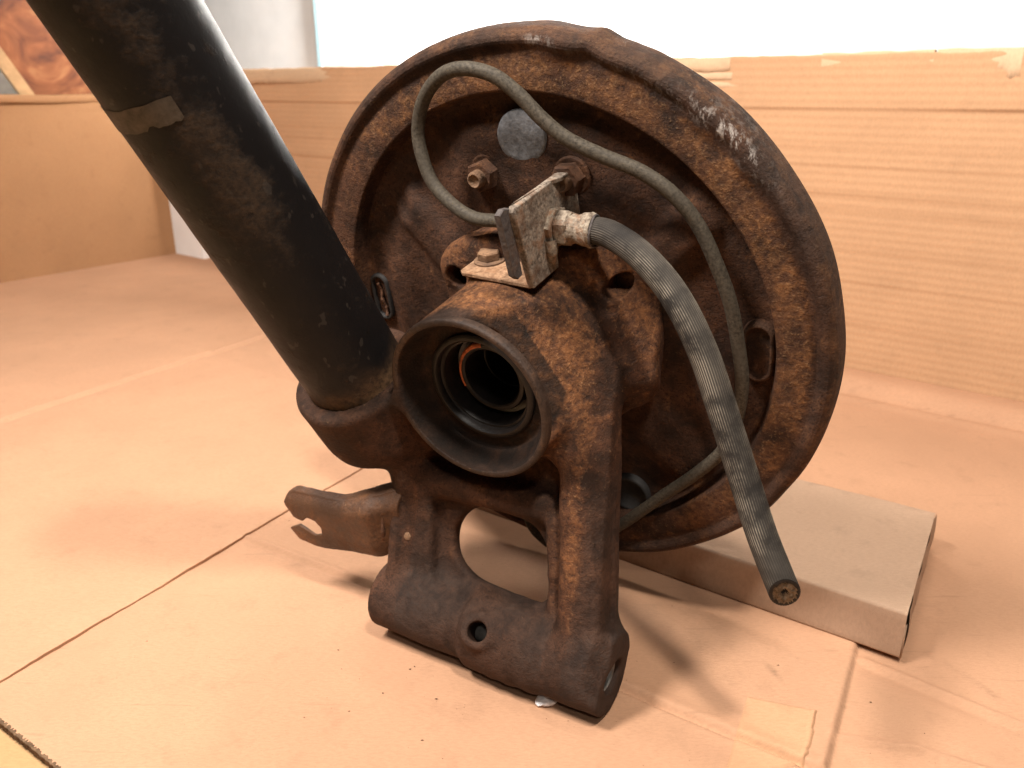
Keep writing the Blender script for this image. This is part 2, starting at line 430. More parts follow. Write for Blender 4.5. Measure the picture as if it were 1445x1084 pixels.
# ------------------------------------------------------------------ setting: cardboard floor, walls, boards behind
GA = np.array([33.6, 78.2])*G; gd = np.array([.787, -.617])       # back wall base line
LA = np.array([-77.8, 120.5])*G; ld = np.array([.581, .814])      # left wall base line
def seg(X, Y, a, b):
    """signed side and distance to a segment, and the position along it"""
    a = np.array(a, float); b = np.array(b, float); e = b-a; L = np.linalg.norm(e); e = e/L
    s = (X-a[0])*e[0]+(Y-a[1])*e[1]; d = (X-a[0])*(-e[1])+(Y-a[1])*e[0]
    m = sstep(-.6, .3, s)*sstep(L+.6, L-.3, s)
    return d, s, m
def floor_height(X, Y):
    X = X/G; Y = Y/G
    Z = np.zeros_like(X)
    P = np.stack([X, Y, 0*X], -1)
    wob = vnoise(P, .25, 3)*.25+vnoise(P, .9, 4)*.08
    Z += vnoise(P, .05, 1)*.05+vnoise(P, .22, 2)*.022
    def crease(a, b, w, h):
        nonlocal Z
        d, s, m = seg(X, Y, a, b); Z += h*m*np.exp(-((d+wob*.35)/w)**2)
    def ledge(a, b, h, w=.12):
        nonlocal Z
        d, s, m = seg(X, Y, a, b); d = d+wob*.25
        Z += h*m*np.where(d > 0, np.exp(-np.maximum(d, 0)/2.2), 0)*sstep(0, w, d)
    crease((-49, 60), (-22, 106), .40, .24); crease((-48.3, 59.6), (-21.3, 105.6), .5, -.14)
    crease((-39, 91), (-10, 67), .6, -.06)
    crease((-28, 28), (-17.0, 46.3), .5, -.05)
    crease((-17.0, 46.3), (-9, 61.2), .45, -.10)
    crease((-17.4, 46.5), (-6, 39.8), .22, .16); crease((-17.4, 46.1), (-6, 39.4), .25, -.12)
    crease((5.0, 32.35), (14.2, 26.4), .14, -.36); crease((5.0, 32.75), (14.2, 26.8), .5, .14)
    crease((18.3, 34.6), (30, 25.1), .25, .20); crease((18.3, 34.2), (30, 24.7), .5, -.12); crease((14.8, 29.3), (18.1, 28.6), .25, .2); crease((18.1, 28.6), (22, 26.6), .25, .2)
    # flap lying on top of the sheet at the right: everything left of its edge is one ply higher
    d, s, m = seg(X, Y, (11, 22.6), (18.15, 35.3))
    d = d+wob*.06
    Z -= .34*sstep(.05, -.05, d)*(1-sstep(36.5, 42, Y))*sstep(36, 30, X)
    # bend where the sheet turns up into the rear wall
    d = (X*G-GA[0])*(-gd[1])+(Y*G-GA[1])*gd[0]
    dd = -d
    s = (X*G-GA[0])*gd[0]+(Y*G-GA[1])*gd[1]
    k = sstep(-60, -20, s)
    Z += k*(1.1*np.exp(-((-d-1.2)/2.6)**4) - .30*np.exp(-((-d-4.6)/.5)**2)+.20*np.exp(-((-d-5.6)/.7)**2))
    return Z
# sheet bounded at the lower left by its cut edge
ys = np.concatenate([np.arange(12, 24, .5), np.arange(24, 60, .15), np.arange(60, 100, .5), np.arange(100, 156, 1.2)])
xs = np.concatenate([np.arange(-120, -50, 1.0), np.arange(-50, -28, .3), np.arange(-28, 30, .15), np.arange(30, 76, .6)])
X, Y = np.meshgrid(xs, ys, indexing='ij')
Z = floor_height(X, Y)
cutd, _, _ = seg(X, Y, (-23.6, 29.6), (-20.0, 27.2))
cutd = -cutd
e_cut = np.array([3.6, -2.4]); e_cut /= np.linalg.norm(e_cut); n_cut = np.array([-e_cut[1], e_cut[0]])   # points into the sheet
dcut = (X+23.6)*n_cut[0]+(Y-29.6)*n_cut[1]
near = (dcut < 0)
# pull vertices that lie beyond the cut back onto the edge, then drop them
Xc = np.where(near, X-n_cut[0]*dcut, X); Yc = np.where(near, Y-n_cut[1]*dcut, Y)
keep = dcut > -.45
V = np.stack([Xc, Yc, Z], -1).reshape(-1, 3)
F = grid_faces(len(xs), len(ys)); F = F[:, ::-1]
F = F[keep.reshape(-1)[F].all(1)]
def ground_z(x, y): return float(floor_height(np.array([float(x)]), np.array([float(y)]))[0])
Xs, Ys = V[:, 0]/G, V[:, 1]/G
Pv = np.stack([Xs, Ys, 0*Xs], -1)
def spot(cx, cy, a, b, rot, amt):
    c, s2 = math.cos(rot), math.sin(rot); u = (Xs-cx)*c+(Ys-cy)*s2; v2 = -(Xs-cx)*s2+(Ys-cy)*c
    return amt*np.exp(-(u/a)**2-(v2/b)**2)
stain_shade = spot(9.3, 35.5, 1.2, 2.6, .3, .35)+spot(11.3, 36.6, .8, 1.6, .2, .35)+spot(22.3, 34.6, .25, 2.0, .55, .8)+spot(23.5, 32.3, .2, .8, .5, .6)+spot(8.2, 38.5, 1.5, 1.0, 0, .35)+spot(13.2, 33.4, .15, .5, .3, .9)  # first spots put a hose-shadow-like dark strip into the colour; others are stains
stain_shade += spot(-4.2, 33.6, .3, 1.6, -.5, .35)+spot(-2.5, 31.4, 2.0, 1.0, .4, .25)+spot(-13.2, 43.2, .5, .3, 0, .6)+spot(2, 45, 1.2, .8, 0, .5)+spot(-34, 63, .5, .5, 0, .5)+spot(2.5, 30.2, 2.5, .8, -.5, .3)
stain_shade *= .7+.8*vnoise(Pv, 1.3, 6)
scuff = np.clip(vnoise(Pv*np.array([1, .35, 1]), .55, 8)-.3, 0, 1)*.35
tag(mesh_obj('floor', V, F, M['floor'], attrs={'stain_shade': np.clip(stain_shade, 0, 1), 'scuff': scuff}), kind='structure')
# the flap folded flat over the floor at the left: its long edge is the seam
fA = np.array([-26.3, 31.0]); fB = np.array([-7.4, 64.3]); fC = np.array([-43.6, 93.9]); fD = fA+fC-fB
na_, nb_ = 300, 220
ga_ = np.linspace(0, 1, na_); gb_ = np.linspace(0, 1, nb_)**1.6
GAa, GBb = np.meshgrid(ga_, gb_, indexing='ij')
fp = fA+(fB-fA)*GAa[..., None]+(fD-fA)*GBb[..., None]
jg = vnoise(np.stack([GAa*60, GAa*0, GAa*0], -1), .35, 9)*.07+vnoise(np.stack([GAa*60, GAa*0, GAa*0], -1), 1.7, 10)*.02
fp = fp+(fB-fA)[::-1]*np.array([1, -1])/np.linalg.norm(fB-fA)*(jg*sstep(.1, 0, GBb))[..., None]
fz = floor_height(fp[..., 0]*G, fp[..., 1]*G)+.13+.10*sstep(.02, 0, GBb)*vnoise(np.stack([GAa*40, GAa*0, GAa*0], -1), .2, 12)
Vt = np.concatenate([fp*G, fz[..., None]], -1)
low = Vt.copy(); low[..., 2] -= .22
rim = np.concatenate([Vt[:, 0], low[:, 0]]); rim2 = np.concatenate([Vt[-1, :], low[-1, :]])
Vf = np.concatenate([Vt.reshape(-1, 3), low[:, 0], low[-1, :]])
Ff = grid_faces(na_, nb_); o0 = na_*nb_
i_ = np.arange(na_-1); e1 = np.stack([i_*nb_, (i_+1)*nb_, o0+i_+1, o0+i_], -1)
j_ = np.arange(nb_-1); b0_ = (na_-1)*nb_; e2 = np.stack([b0_+j_, b0_+j_+1, o0+na_+j_+1, o0+na_+j_], -1)
tag(sharpen(mesh_obj('cardboard_flap', Vf, np.vstack([Ff, e1, e2]), M['flap']), 45), 'wide flat cardboard flap lying on the floor at the left', 'cardboard flap')
# lower sheet under the cut edge
tag(mesh_obj('ground', [(-160, -10, -.75), (110, -10, -.75), (110, 190, -.75), (-160, 190, -.75)], [(0, 1, 2, 3)], M['table'], smooth=False), kind='structure')
# the cut edge itself shows its corrugated core
t = np.linspace(-14, 24, 420)
ex = -23.6+e_cut[0]*t; ey = 29.6+e_cut[1]*t
rag = np.array([random.uniform(-.025, .025) for _ in t])
zt = floor_height(ex, ey)
Ve = []
for i in range(len(t)):
    fl = 0
    for (o, z) in ((.35, zt[i]-.02), (.0, zt[i]+.01+rag[i]*.3), (-.03+rag[i], zt[i]-.07), (.10+fl, zt[i]-.18), (.02-rag[i], zt[i]-.40), (.2, zt[i]-.60)):
        Ve.append((ex[i]+n_cut[0]*o, ey[i]+n_cut[1]*o, z))
fe = grid_faces(len(t), 6)
o = mesh_obj('cut_edge', Ve, fe, M['cut']); o.parent = bpy.data.objects['floor']

# rear cardboard wall
def wall_mesh(A, d, s0, s1, top, thick, wave, seed, ns, nz, torn=.0, creases=()):
    nrm = np.array([d[1], -d[0]])
    if nrm[1] > 0: nrm = -nrm          # towards the camera
    s = np.linspace(s0, s1, ns); z = np.linspace(0, 1, nz)
    SS, ZZ = np.meshgrid(s, z, indexing='ij')
    edge = top+torn*vnoise(np.stack([SS, SS*0, SS*0], -1), .35, seed)+torn*.5*vnoise(np.stack([SS, SS*0, SS*0], -1), 1.6, seed+1)
    H = ZZ*edge
    P = np.stack([SS, H, 0*H], -1)
    wob = vnoise(P*np.array([.3, 0, 1]), .12, seed)*.25
    off = wave*(.10*np.sin((H+wob*.4)*2*np.pi/.72)+.12*vnoise(P*np.array([.12, 1, 1]), .45, seed+3))+vnoise(P, .03, seed+5)*.5
    for zc, am, sd_ in creases:
        off = off+am*np.tanh((H-zc-wob*.6)/.12)*np.exp(-((H-zc)/1.6)**2)*(.6+.4*vnoise(P*np.array([1, 0, 0]), .10, seed+sd_))
    fr = np.stack([A[0]+d[0]*SS+nrm[0]*off, A[1]+d[1]*SS+nrm[1]*off, H-.4], -1)
    bk = fr-np.array([nrm[0], nrm[1], 0])*thick
    V = np.concatenate([fr.reshape(-1, 3), bk.reshape(-1, 3)]); n = ns*nz
    F = grid_faces(ns, nz)
    top_i = np.arange(ns)*nz+nz-1
    T = np.stack([top_i[:-1], top_i[1:], top_i[1:]+n, top_i[:-1]+n], -1)
    e0 = np.arange(nz); e1 = (ns-1)*nz+np.arange(nz)
    E0 = np.stack([e0[:-1], e0[1:], e0[1:]+n, e0[:-1]+n], -1); E1 = np.stack([e1[:-1], e1[1:], e1[1:]+n, e1[:-1]+n], -1)
    return V, np.vstack([F[:, ::-1], F+n, T, E0[:, ::-1], E1]), nrm
V, F, nw = wall_mesh(GA, gd, -103, 34, 30.7, .5, .10, 11, 300, 330, .10, ((26.0, .10, 20), (22.6, .03, 21), (20.9, .035, 22), (18.3, .08, 23), (16.9, .06, 24), (13.2, .03, 25), (10.1, .03, 26), (6.0, .03, 27)))
wall = mesh_obj('cardboard_wall', V, F, M['wall'])
tag(wall, 'tall tan cardboard panel with torn top edge standing behind the rusty disc', 'cardboard panel')
# torn plies and folded strips along its top edge
def ply(s0, s1, z0, z1, off, seed, ragb=.25):
    s = np.linspace(s0, s1, max(8, int((s1-s0)*5))); P = np.stack([s, 0*s, 0*s], -1)
    zb = z0+ragb*(vnoise(P, 1.1, seed)+.6*vnoise(P, 3.1, seed+1)); zt_ = z1+.08*vnoise(P, .7, seed+2)
    Vp = []
    for k in range(len(s)):
        for z, o_ in ((zb[k]-.02, off-.10), (zb[k]+.02, off-.02), ((zb[k]*2+zt_[k])/3, off+.02), (zt_[k]-.05, off), (zt_[k], off-.06), (zt_[k]-.1, -.3), (zb[k]+.05, -.3)):
            Vp.append((GA[0]+gd[0]*s[k]+nw[0]*o_, GA[1]+gd[1]*s[k]+nw[1]*o_, z-.45))
    return np.array(Vp), grid_faces(len(s), 7, True)
for i, (a, b, z0, z1, of, rg) in enumerate(((-102, -62, 28.7, 30.75, .35, .10), (-60, -14.5, 29.5, 30.7, .4, .12), (-40, -14.2, 28.6, 29.4, .35, .05), (-30, -9.5, 27.9, 28.5, .3, .05),
                                           (-9.0, -4.2, 29.5, 30.75, .3, .05), (-5.5, 4.0, 29.3, 30.9, .55, .06), (-11.5, -5.2, 28.4, 29.0, .35, .08), (4.2, 10.6, 28.9, 30.95, .45, .30), (10.9, 20, 29.0, 30.9, .42, .22), (20.2, 33, 29.2, 31.0, .4, .2))):
    v, f = ply(a, b, z0, z1, of*.8, 40+i*3, rg)
    mesh_obj('torn_ply', v, f, M['torn'], wall)

V, F, _n = wall_mesh(LA, ld, -60, 29.6, 26.9, .5, .05, 31, 260, 80, .03, ((24.6, .05, 40),))
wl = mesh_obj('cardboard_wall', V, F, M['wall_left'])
tag(wl, 'low tan cardboard panel at the left edge behind the black pipe', 'cardboard panel')
v0 = LA+ld*-60; v1 = LA+ld*29.9
tt = np.linspace(0, 1, 60)
nl = np.array([ld[1], -ld[0]])
Vp = []
for k in tt:
    p = v0+(v1-v0)*k
    for z, o_ in ((25.4, .12), (25.45, .22), (26.0, .26), (26.45, .24), (26.6, .1), (26.55, -.6), (25.4, -.3)):
        Vp.append((p[0]+nl[0]*o_, p[1]+nl[1]*o_, z+.06*math.sin(k*37)))
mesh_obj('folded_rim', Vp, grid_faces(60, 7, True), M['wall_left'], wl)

# white boards and timber behind the cardboard
def board(name, A, d, s0, s1, z0, z1, back, thick, mat, label, cat):
    nrm = np.array([-d[1], d[0]])
    if nrm[1] < 0: nrm = -nrm
    c = [A+d*s0+nrm*back, A+d*s1+nrm*back, A+d*s1+nrm*(back+thick), A+d*s0+nrm*(back+thick)]
    V, F = prism([tuple(q) for q in c], lambda a, b, h: (a, b, h), z0, z1, .15)
    o = mesh_obj(name, V, F, mat, smooth=False)
    if label: tag(o, label, cat)
    return o
wb = board('white_board', GA, gd, -108.0, 75, -.6, 90, 26, 1.2, M['white'], 'large bright white board standing behind the torn cardboard panel', 'board')
board('edge_trim', GA, gd, -109.2, -108.05, -.5, 90, 25.8, 1.4, M['blue_edge'], None, None).parent = wb
board('wall_panel', GA, gd, -200, -104, -.6, 95, 28, 1.2, M['white2'], 'off-white wall panel seen between the black pipe and the bright board', 'wall panel')
board('white_foam_block', GA, gd, -126, -105, -.3, 24, -5.6, 1.2, M['white2'], 'short white slab standing in the corner between pipe and left cardboard', 'slab')
board('plywood_sheet', LA, ld, -62, 20.6, -.6, 70, 2.6, 1.2, M['wood'], 'reddish plywood sheet with dark knots in the top left corner', 'plywood')
board('corner_post', LA, ld, 21.0, 30, 0, 70, 2.2, 2.0, M['beam'], 'pale wooden post beside the plywood, mostly behind the black pipe', 'post')
# diagonal strip leaning on the plywood at the far left
nrmL = np.array([-ld[1], ld[0]])
def leftpt(s, z, o_): p = LA+ld*s+nrmL*o_; return (p[0], p[1], z)
Vs, Fs = prism([(-11.3, 62.7), (-9.2, 62.7), (19.8, 10), (17.7, 10)], lambda a, b, h: leftpt(a, b, h), .7, 2.3, .1)
tag(mesh_obj('timber_strip', Vs, Fs, M['beam'], smooth=False), 'pale timber strip leaning across the plywood in the top left corner', 'timber')
Vs, Fs = prism([(-60, 62), (-11.4, 62), (17.6, 10), (-60, 10)], lambda a, b, h: leftpt(a, b, h), .6, 1.6, .1)
tag(mesh_obj('grey_slab', Vs, Fs, M['grey'], smooth=False), 'dark grey slab leaning below the timber strip at the far left', 'slab')

# ------------------------------------------------------------------ the flat cardboard box under the disc
bx0 = np.array([19.98, 34.35])*G; bu = np.array([-.816, .578]); bv = np.array([.532, .847])
BL, BD, BH = 33.0, 12.1, 2.75
bz = -.02
box = bpy.data.objects.new('cardboard_box', None); col.objects.link(box); box.location = (bx0[0]*S, bx0[1]*S, 0)
tag(box, 'flat closed tan cardboard box lying under the lower rim of the disc', 'box')
def bp(a, b, z):   # box coordinates -> relative to the box empty
    q = bu*a+bv*b; return (q[0], q[1], z+bz)
def sheet_box(a0, a1, b0, b1, z0, z1, r, na=60, bow=.0):
    """wrap of four long sides with rounded corners, open at both ends"""
    sec = []
    for (cb, cz, t0) in ((b0+r, z1-r, 90), (b0+r, z0+r, 180), (b1-r, z0+r, 270), (b1-r, z1-r, 0)):
        for k in range(5):
            t_ = math.radians(t0+90*k/4); sec.append((cb+r*math.cos(t_), cz+r*math.sin(t_)))
    # subdivide the long straight runs
    out = []
    for i in range(len(sec)):
        p, q = np.array(sec[i]), np.array(sec[(i+1) % len(sec)]); L = np.linalg.norm(q-p); n = max(1, int(L/.4))
        for k in range(n): out.append(p+(q-p)*k/n)
    out = np.array(out); As = np.linspace(a0, a1, na)
    AA = np.repeat(As[:, None], len(out), 1); BB = np.repeat(out[None, :, 0], na, 0); ZZ = np.repeat(out[None, :, 1], na, 0)
    Pq = np.stack([AA, BB, ZZ], -1)
    ZZ = ZZ+(vnoise(Pq, .35, 5)*.035+vnoise(Pq, .12, 6)*.06)*(ZZ > z0+.2)-bow*np.sin(np.pi*(AA-a0)/(a1-a0))*(ZZ > (z0+z1)/2)
    V = np.stack([bu[0]*AA+bv[0]*BB, bu[1]*AA+bv[1]*BB, ZZ+bz], -1).reshape(-1, 3)
    return V, grid_faces(na, len(out), True)
v, f = sheet_box(0, BL, 0, BD, 0, BH, .16, 70, .06)
mesh_obj('body', v, f, M['box'], box)
# tucked end: a closing flap with rounded top that turns down, leaving a dark slit at the corner
def end_panel(a, b0, b1, z0, z1, lean, mat, name):
    V = []; nb, nz = 26, 10
    for i in range(nb):
        for j in range(nz):
            b = b0+(b1-b0)*i/(nb-1); z = z0+(z1-z0)*j/(nz-1)
            V.append(bp(a-lean*math.sin(math.pi*(j/(nz-1)))-.05*math.sin(b*1.7), b, z))
    V = np.array(V); F = grid_faces(nb, nz)
    return mesh_obj(name, V, F, mat, box)
end_panel(-.02, .42, BD-.05, .05, BH-.02, .10, M['box'], 'end_flap')
end_panel(.55, .05, BD-.05, .05, BH-.1, .0, M['cut'], 'inner_flap')
end_panel(BL, .05, BD-.05, .05, BH-.05, -.05, M['box'], 'end_flap')
# crumpled dust flap seen through the slit
Vd, Fd = prism([(.02, .05), (.50, .05), (.55, .9), (.16, 2.0), (.06, 1.0)], lambda b, z, h: bp(h+.10*z*(1-z/2.2), b, z), -.10, .02, .02)
mesh_obj('dust_flap', Vd, Fd, M['box'], box)

# ------------------------------------------------------------------ the trailing arm: one thing, its own frame
C0 = np.array([1.354, 38.444, CAM_H-11.252])
yaw, pit = -.534, -.228
n_ = np.array([math.sin(yaw)*math.cos(pit), -math.cos(yaw)*math.cos(pit), math.sin(pit)])
u_ = np.array([0, 0, 1.])-n_*n_[2]; u_ /= np.linalg.norm(u_); r_ = np.cross(u_, n_)
from mathutils import Matrix
BASE = np.array([.8, -14.9, 9.0])             # local point where the lower tube stands on the floor
bw = C0+r_*BASE[0]+u_*BASE[1]+n_*BASE[2]
arm = bpy.data.objects.new('trailing_arm', None); col.objects.link(arm)
Mx = Matrix(((r_[0], u_[0], n_[0], bw[0]*S), (r_[1], u_[1], n_[1], bw[1]*S), (r_[2], u_[2], n_[2], bw[2]*S), (0, 0, 0, 1)))
arm.matrix_world = Mx
tag(arm, 'rusty iron trailing arm with brake disc plate, black pipe and cut rubber hose', 'trailing arm')
OFF = -BASE
def part(name, V, F, mat, parent=None, **k): return mesh_obj(name, V, F, mat, parent or arm, off=OFF, **k)

# black pipe ------------------------------------------------------
A0 = np.array([-8.22, 12.79, 9.69]); D = np.array([-.06, .9543, .2927]); D /= np.linalg.norm(D)
E2 = np.cross(D, [1, 0, 0]); E2 /= np.linalg.norm(E2); E1 = np.cross(E2, D)
def on_axis(t): return A0+D*t
TR = 2.5
nt, nv = 200, 160
ts = np.linspace(-18.5, 9.0, nt); th = np.linspace(0, 2*np.pi, nv, endpoint=False)
TT, HH = np.meshgrid(ts, th, indexing='ij')
Pn = np.stack([np.cos(HH)*TR, np.sin(HH)*TR, TT], -1)
RR = TR+vnoise(Pn, 1.6, 21)*.008+vnoise(Pn, .35, 22)*.015
def tube_pts(TT, HH, RR): return A0+D*TT[..., None]+RR[..., None]*(np.cos(HH)[..., None]*E1+np.sin(HH)[..., None]*E2)
V = tube_pts(TT, HH, RR).reshape(-1, 3)
ang = (np.degrees(HH)+180) % 360-180
wear = .8*np.exp(-((ang+34)/24)**2)*(.30+.6*np.exp(-((TT-1.0)/5.0)**2))
wear += .9*np.exp(-((ang+30)/20)**2-((TT+2.5)/2.6)**2)
rusty = .8*sstep(-12.2, -14.2, TT+.6*vnoise(Pn, .8, 23))*np.exp(-((ang+5)/30)**2)
rusty += .55*sstep(-12.6, -14.0, TT+.5*vnoise(Pn, 1.2, 24))
F = grid_faces(nt, nv, True)
inner = tube_pts(TT[-1:], HH[-1:], RR[-1:]*.9).reshape(-1, 3); deep = tube_pts(TT[-1:]-6, HH[-1:], RR[-1:]*.9).reshape(-1, 3)
m = len(V); V = np.vstack([V, inner, deep])
i = np.arange(nv); j = (i+1) % nv
F = np.vstack([F, np.stack([m-nv+i, m-nv+j, m+j, m+i], -1), np.stack([m+i, m+j, m+nv+j, m+nv+i], -1)])
pad = np.zeros(2*nv)
pipe = part('arm_tube', V, F, M['tube'], attrs={'wear': np.r_[wear.ravel(), pad], 'rusty': np.r_[np.clip(rusty, 0, 1).ravel(), pad]})
pipe['label'] = 'thick worn black painted pipe'
# torn paper tape round the pipe
na, nb = 46, 14
aa = np.radians(np.linspace(-205, -39, na)); V = []
for k in range(na):
    for q in range(nb):
        end = max(0, (k-na+6)/6.0)
        t0 = .90+.02*math.sin(k*1.3)+.10*end*math.sin(k*2.1)+(.16 if 37 <= k <= 38 else 0); t1 = 1.80+.02*math.sin(k*.9+1)-.06*end
        t_ = t0+(t1-t0)*q/(nb-1)
        rr = TR+.032+.006*random.random()
        V.append(A0+D*t_+rr*(math.cos(aa[k])*E1+math.sin(aa[k])*E2))
part('paper_tape', np.array(V), grid_faces(na, nb), M['tape'], pipe)

# cast hub carrier: signed distance field, meshed with surface nets -------------
TY, TW = -12.35, 8.45
Df = D.astype(np.float32); A0f = A0.astype(np.float32)
mvec = (0, .518, .856)
flp = [(-4.45, 3.3), (-4.15, 4.15), (-3.2, 4.95), (-.9, 5.55), (.6, 5.5), (2.66, 5.15), (4.4, 5.25), (5.6, 4.6), (6.2, 3.0), (6.35, -.1), (6.0, -1.9), (4.8, -3.2), (3.2, -4.2), (-3.0, -4.2), (-4.4, -2.5), (-4.3, 1.5)]
win = [(-1.66, 2.72), (-.5, 2.43), (1.63, 2.63), (2.62, 3.19), (3.25, 4.43), (3.48, 5.91), (3.0, 6.58), (2.1, 6.86), (.28, 6.76), (-1.27, 6.32), (-2.12, 5.65), (-2.56, 4.67), (-2.41, 3.6)]
def chaikin(p, n):
    p = np.array(p, float)
    for _ in range(n):
        q = np.roll(p, -1, 0); p = np.stack([.75*p+.25*q, .25*p+.75*q], 1).reshape(-1, 2)
    return p
win = chaikin(win, 2); flp = chaikin(flp, 1)
def cast_sdf(P):
    x, y, w = P[..., 0], P[..., 1], P[..., 2]
    rho = np.sqrt(x*x+y*y)
    back = np.clip(6.76-w, 0, 7.5); bk2 = np.clip(back-.8, 0, 7)
    rad = 3.97+.03*back+.085*bk2
    hub = smax(smax(np.hypot(x-.10*bk2, y+.06*bk2)-rad, w-6.76, .07), -w-.6, .2)
    flange = smax(smax(poly2d(x, y, flp), w-1.35, .45), -w-.6, .2)
    d = smin(hub, flange, .45)
    # ears with spot faces and holes
    d = smin(d, capsule(P, (-3.4, 3.6, .6), (-1.2, 4.6, .7), 1.05, .9), .5)
    d = smin(d, capsule(P, (4.75, 3.7, .5), (5.2, .5, .5), 1.05, .9), .8)
    d = smin(d, capsule(P, (5.6, -.75, 1.0), (5.35, -1.5, .6), .95, 1.0), .5)
    d = smax(d, -(np.maximum(np.hypot(x-4.62, y-3.3)-.98, 1.22-w)), .15)
    d = smax(d, -(np.hypot(x-4.62, y-3.3)-.48), .10)
    d = smax(d, -(np.maximum(np.hypot((x+3.35), (y-3.25))-.55, -w-.2)), .12)
    # pad for the hose bracket
    d = smin(d, rbox_bar(P, (0, 3.85, .3), (0, 3.85, 3.1), (1.7, .42), (1.6, .42), (0, 1, 0), .15), .35)
    # socket collar round the black pipe
    sx = (P-A0f)@Df; rc = np.linalg.norm(P-A0f-sx[..., None]*Df, axis=-1)
    collar = smax(smax(rc-(3.34+.03*(sx+14)), sx+13.95, .40), -sx-18.5, 1.7)
    d = smin(d, collar, 1.0)
    # shoulder tying the collar to hub and left leg
    d = smin(d, capsule(P, (-6.0, -3.9, 4.2), (-3.0, -3.6, 3.2), 1.6, 1.5), 1.0)
    d = smin(d, capsule(P, (-6.0, -5.4, 4.6), (-5.0, -7.0, 5.5), 1.5, 1.0), 1.2)
    # lower pivot tube with its central boss
    rt = np.hypot(y-TY, w-TW)
    trad = 1.84+.08*sstep(-.6, .4, x)+.015*np.sin(x*1.3)
    lower = smax(rt-trad, np.abs(x-.5)-6.5, .10)
    boss = smax(rt-(2.10-.08*sstep(1.6, 3.6, x)+.03*np.sin(x*6)*sstep(.6, 1.2, x)), np.maximum(-.35-x, x-3.9), .30)
    d = smin(d, smin(lower, boss, .25), .5)
    # right leg: broad bar fading into the hub, with a raised front ridge
    d = smin(d, rbox_bar(P, (4.2, .4, 2.5), (5.70, -11.9, 8.2), (1.0, 1.15), (.98, 1.35), mvec, .30), 1.1)
    d = smin(d, capsule(P, (5.55, -4.0, 4.1), (6.7, -10.6, 7.4), .09, .09), .14)
    d = smin(d, capsule(P, (4.25, -2.4, 4.3), (5.35, -11.7, 9.2), .85, .50), .55)
    d = smin(d, capsule(P, (3.4, -3.2, 4.6), (4.3, -3.2, 4.6), .7, .8), .6)
    # left leg and its outer rib
    d = smin(d, rbox_bar(P, (-4.9, -6.0, 5.2), (-3.9, -12.0, 8.3), (1.15, .80), (1.25, .85), mvec, .35), .6)
    d = smin(d, capsule(P, (-5.65, -6.4, 6.0), (-5.05, -11.5, 9.15), .36, .36), .35)
    # web between the legs, cross ribs
    s_ = (y+5)*-.856+(w-4)*.518; o_ = y*.518+w*.856-.84
    web = smax(smax(np.abs(o_+.12)-.38, np.abs(x-.2)-5.0, .3), np.maximum(-1.5-s_, s_-8.6), .3)
    d = smin(d, web, .6)
    d = smin(d, capsule(P, (-5.0, -6.3, 5.6), (3.9, -6.2, 5.3), .8, .7), .7)
    d = smin(d, capsule(P, (3.45, -6.5, 5.9), (3.72, -8.6, 7.0), .58, .40), .35)
    d = smin(d, capsule(P, (3.72, -8.6, 6.8), (3.95, -11.2, 8.3), .40, .40), .3)
    # window
    d = smax(d, -smax(poly2d(x, s_, win)+.12, np.abs(o_)-2.6, .3)+.0, .30)
    # socket, bores, holes
    d = smax(d, -smax(rc-2.50, -sx-14.5, .08), .05)
    cone = rho-np.interp(w, [4.9, 5.35, 6.45, 6.9], [3.05, 3.2, 3.60, 3.72]).astype(np.float32)
    d = smax(d, -np.maximum(cone, 5.35-w), .06)
    d = smax(d, -np.maximum(rho-2.62, .2-w), .06)
    d = smax(d, -(rt-.84), .08)
    d = smax(d, (x-7.0)*.72+((y-TY)*.62+(w-TW)*.78)*.70-.86, .10)
    ha = np.array([.82, -10.75, 9.95], np.float32); hd = np.array([.25, .80, .55], np.float32); hd /= np.linalg.norm(hd)
    qq = P-ha; sh = qq@hd; rh = np.linalg.norm(qq-sh[..., None]*hd, axis=-1)
    d = smin(d, smax(rh-.84, np.abs(sh+.9)-1.0, .25), .40)
    d = smax(d, -np.maximum(rh-.47, -2.6-sh), .08)
    sm = sstep(4.5, 5.6, rho)
    return (d+vnoise(P, 1.1, 51)*.022*sm+vnoise(P, .45, 52)*.045*sstep(4.3, 5.5, rho)).astype(np.float32)
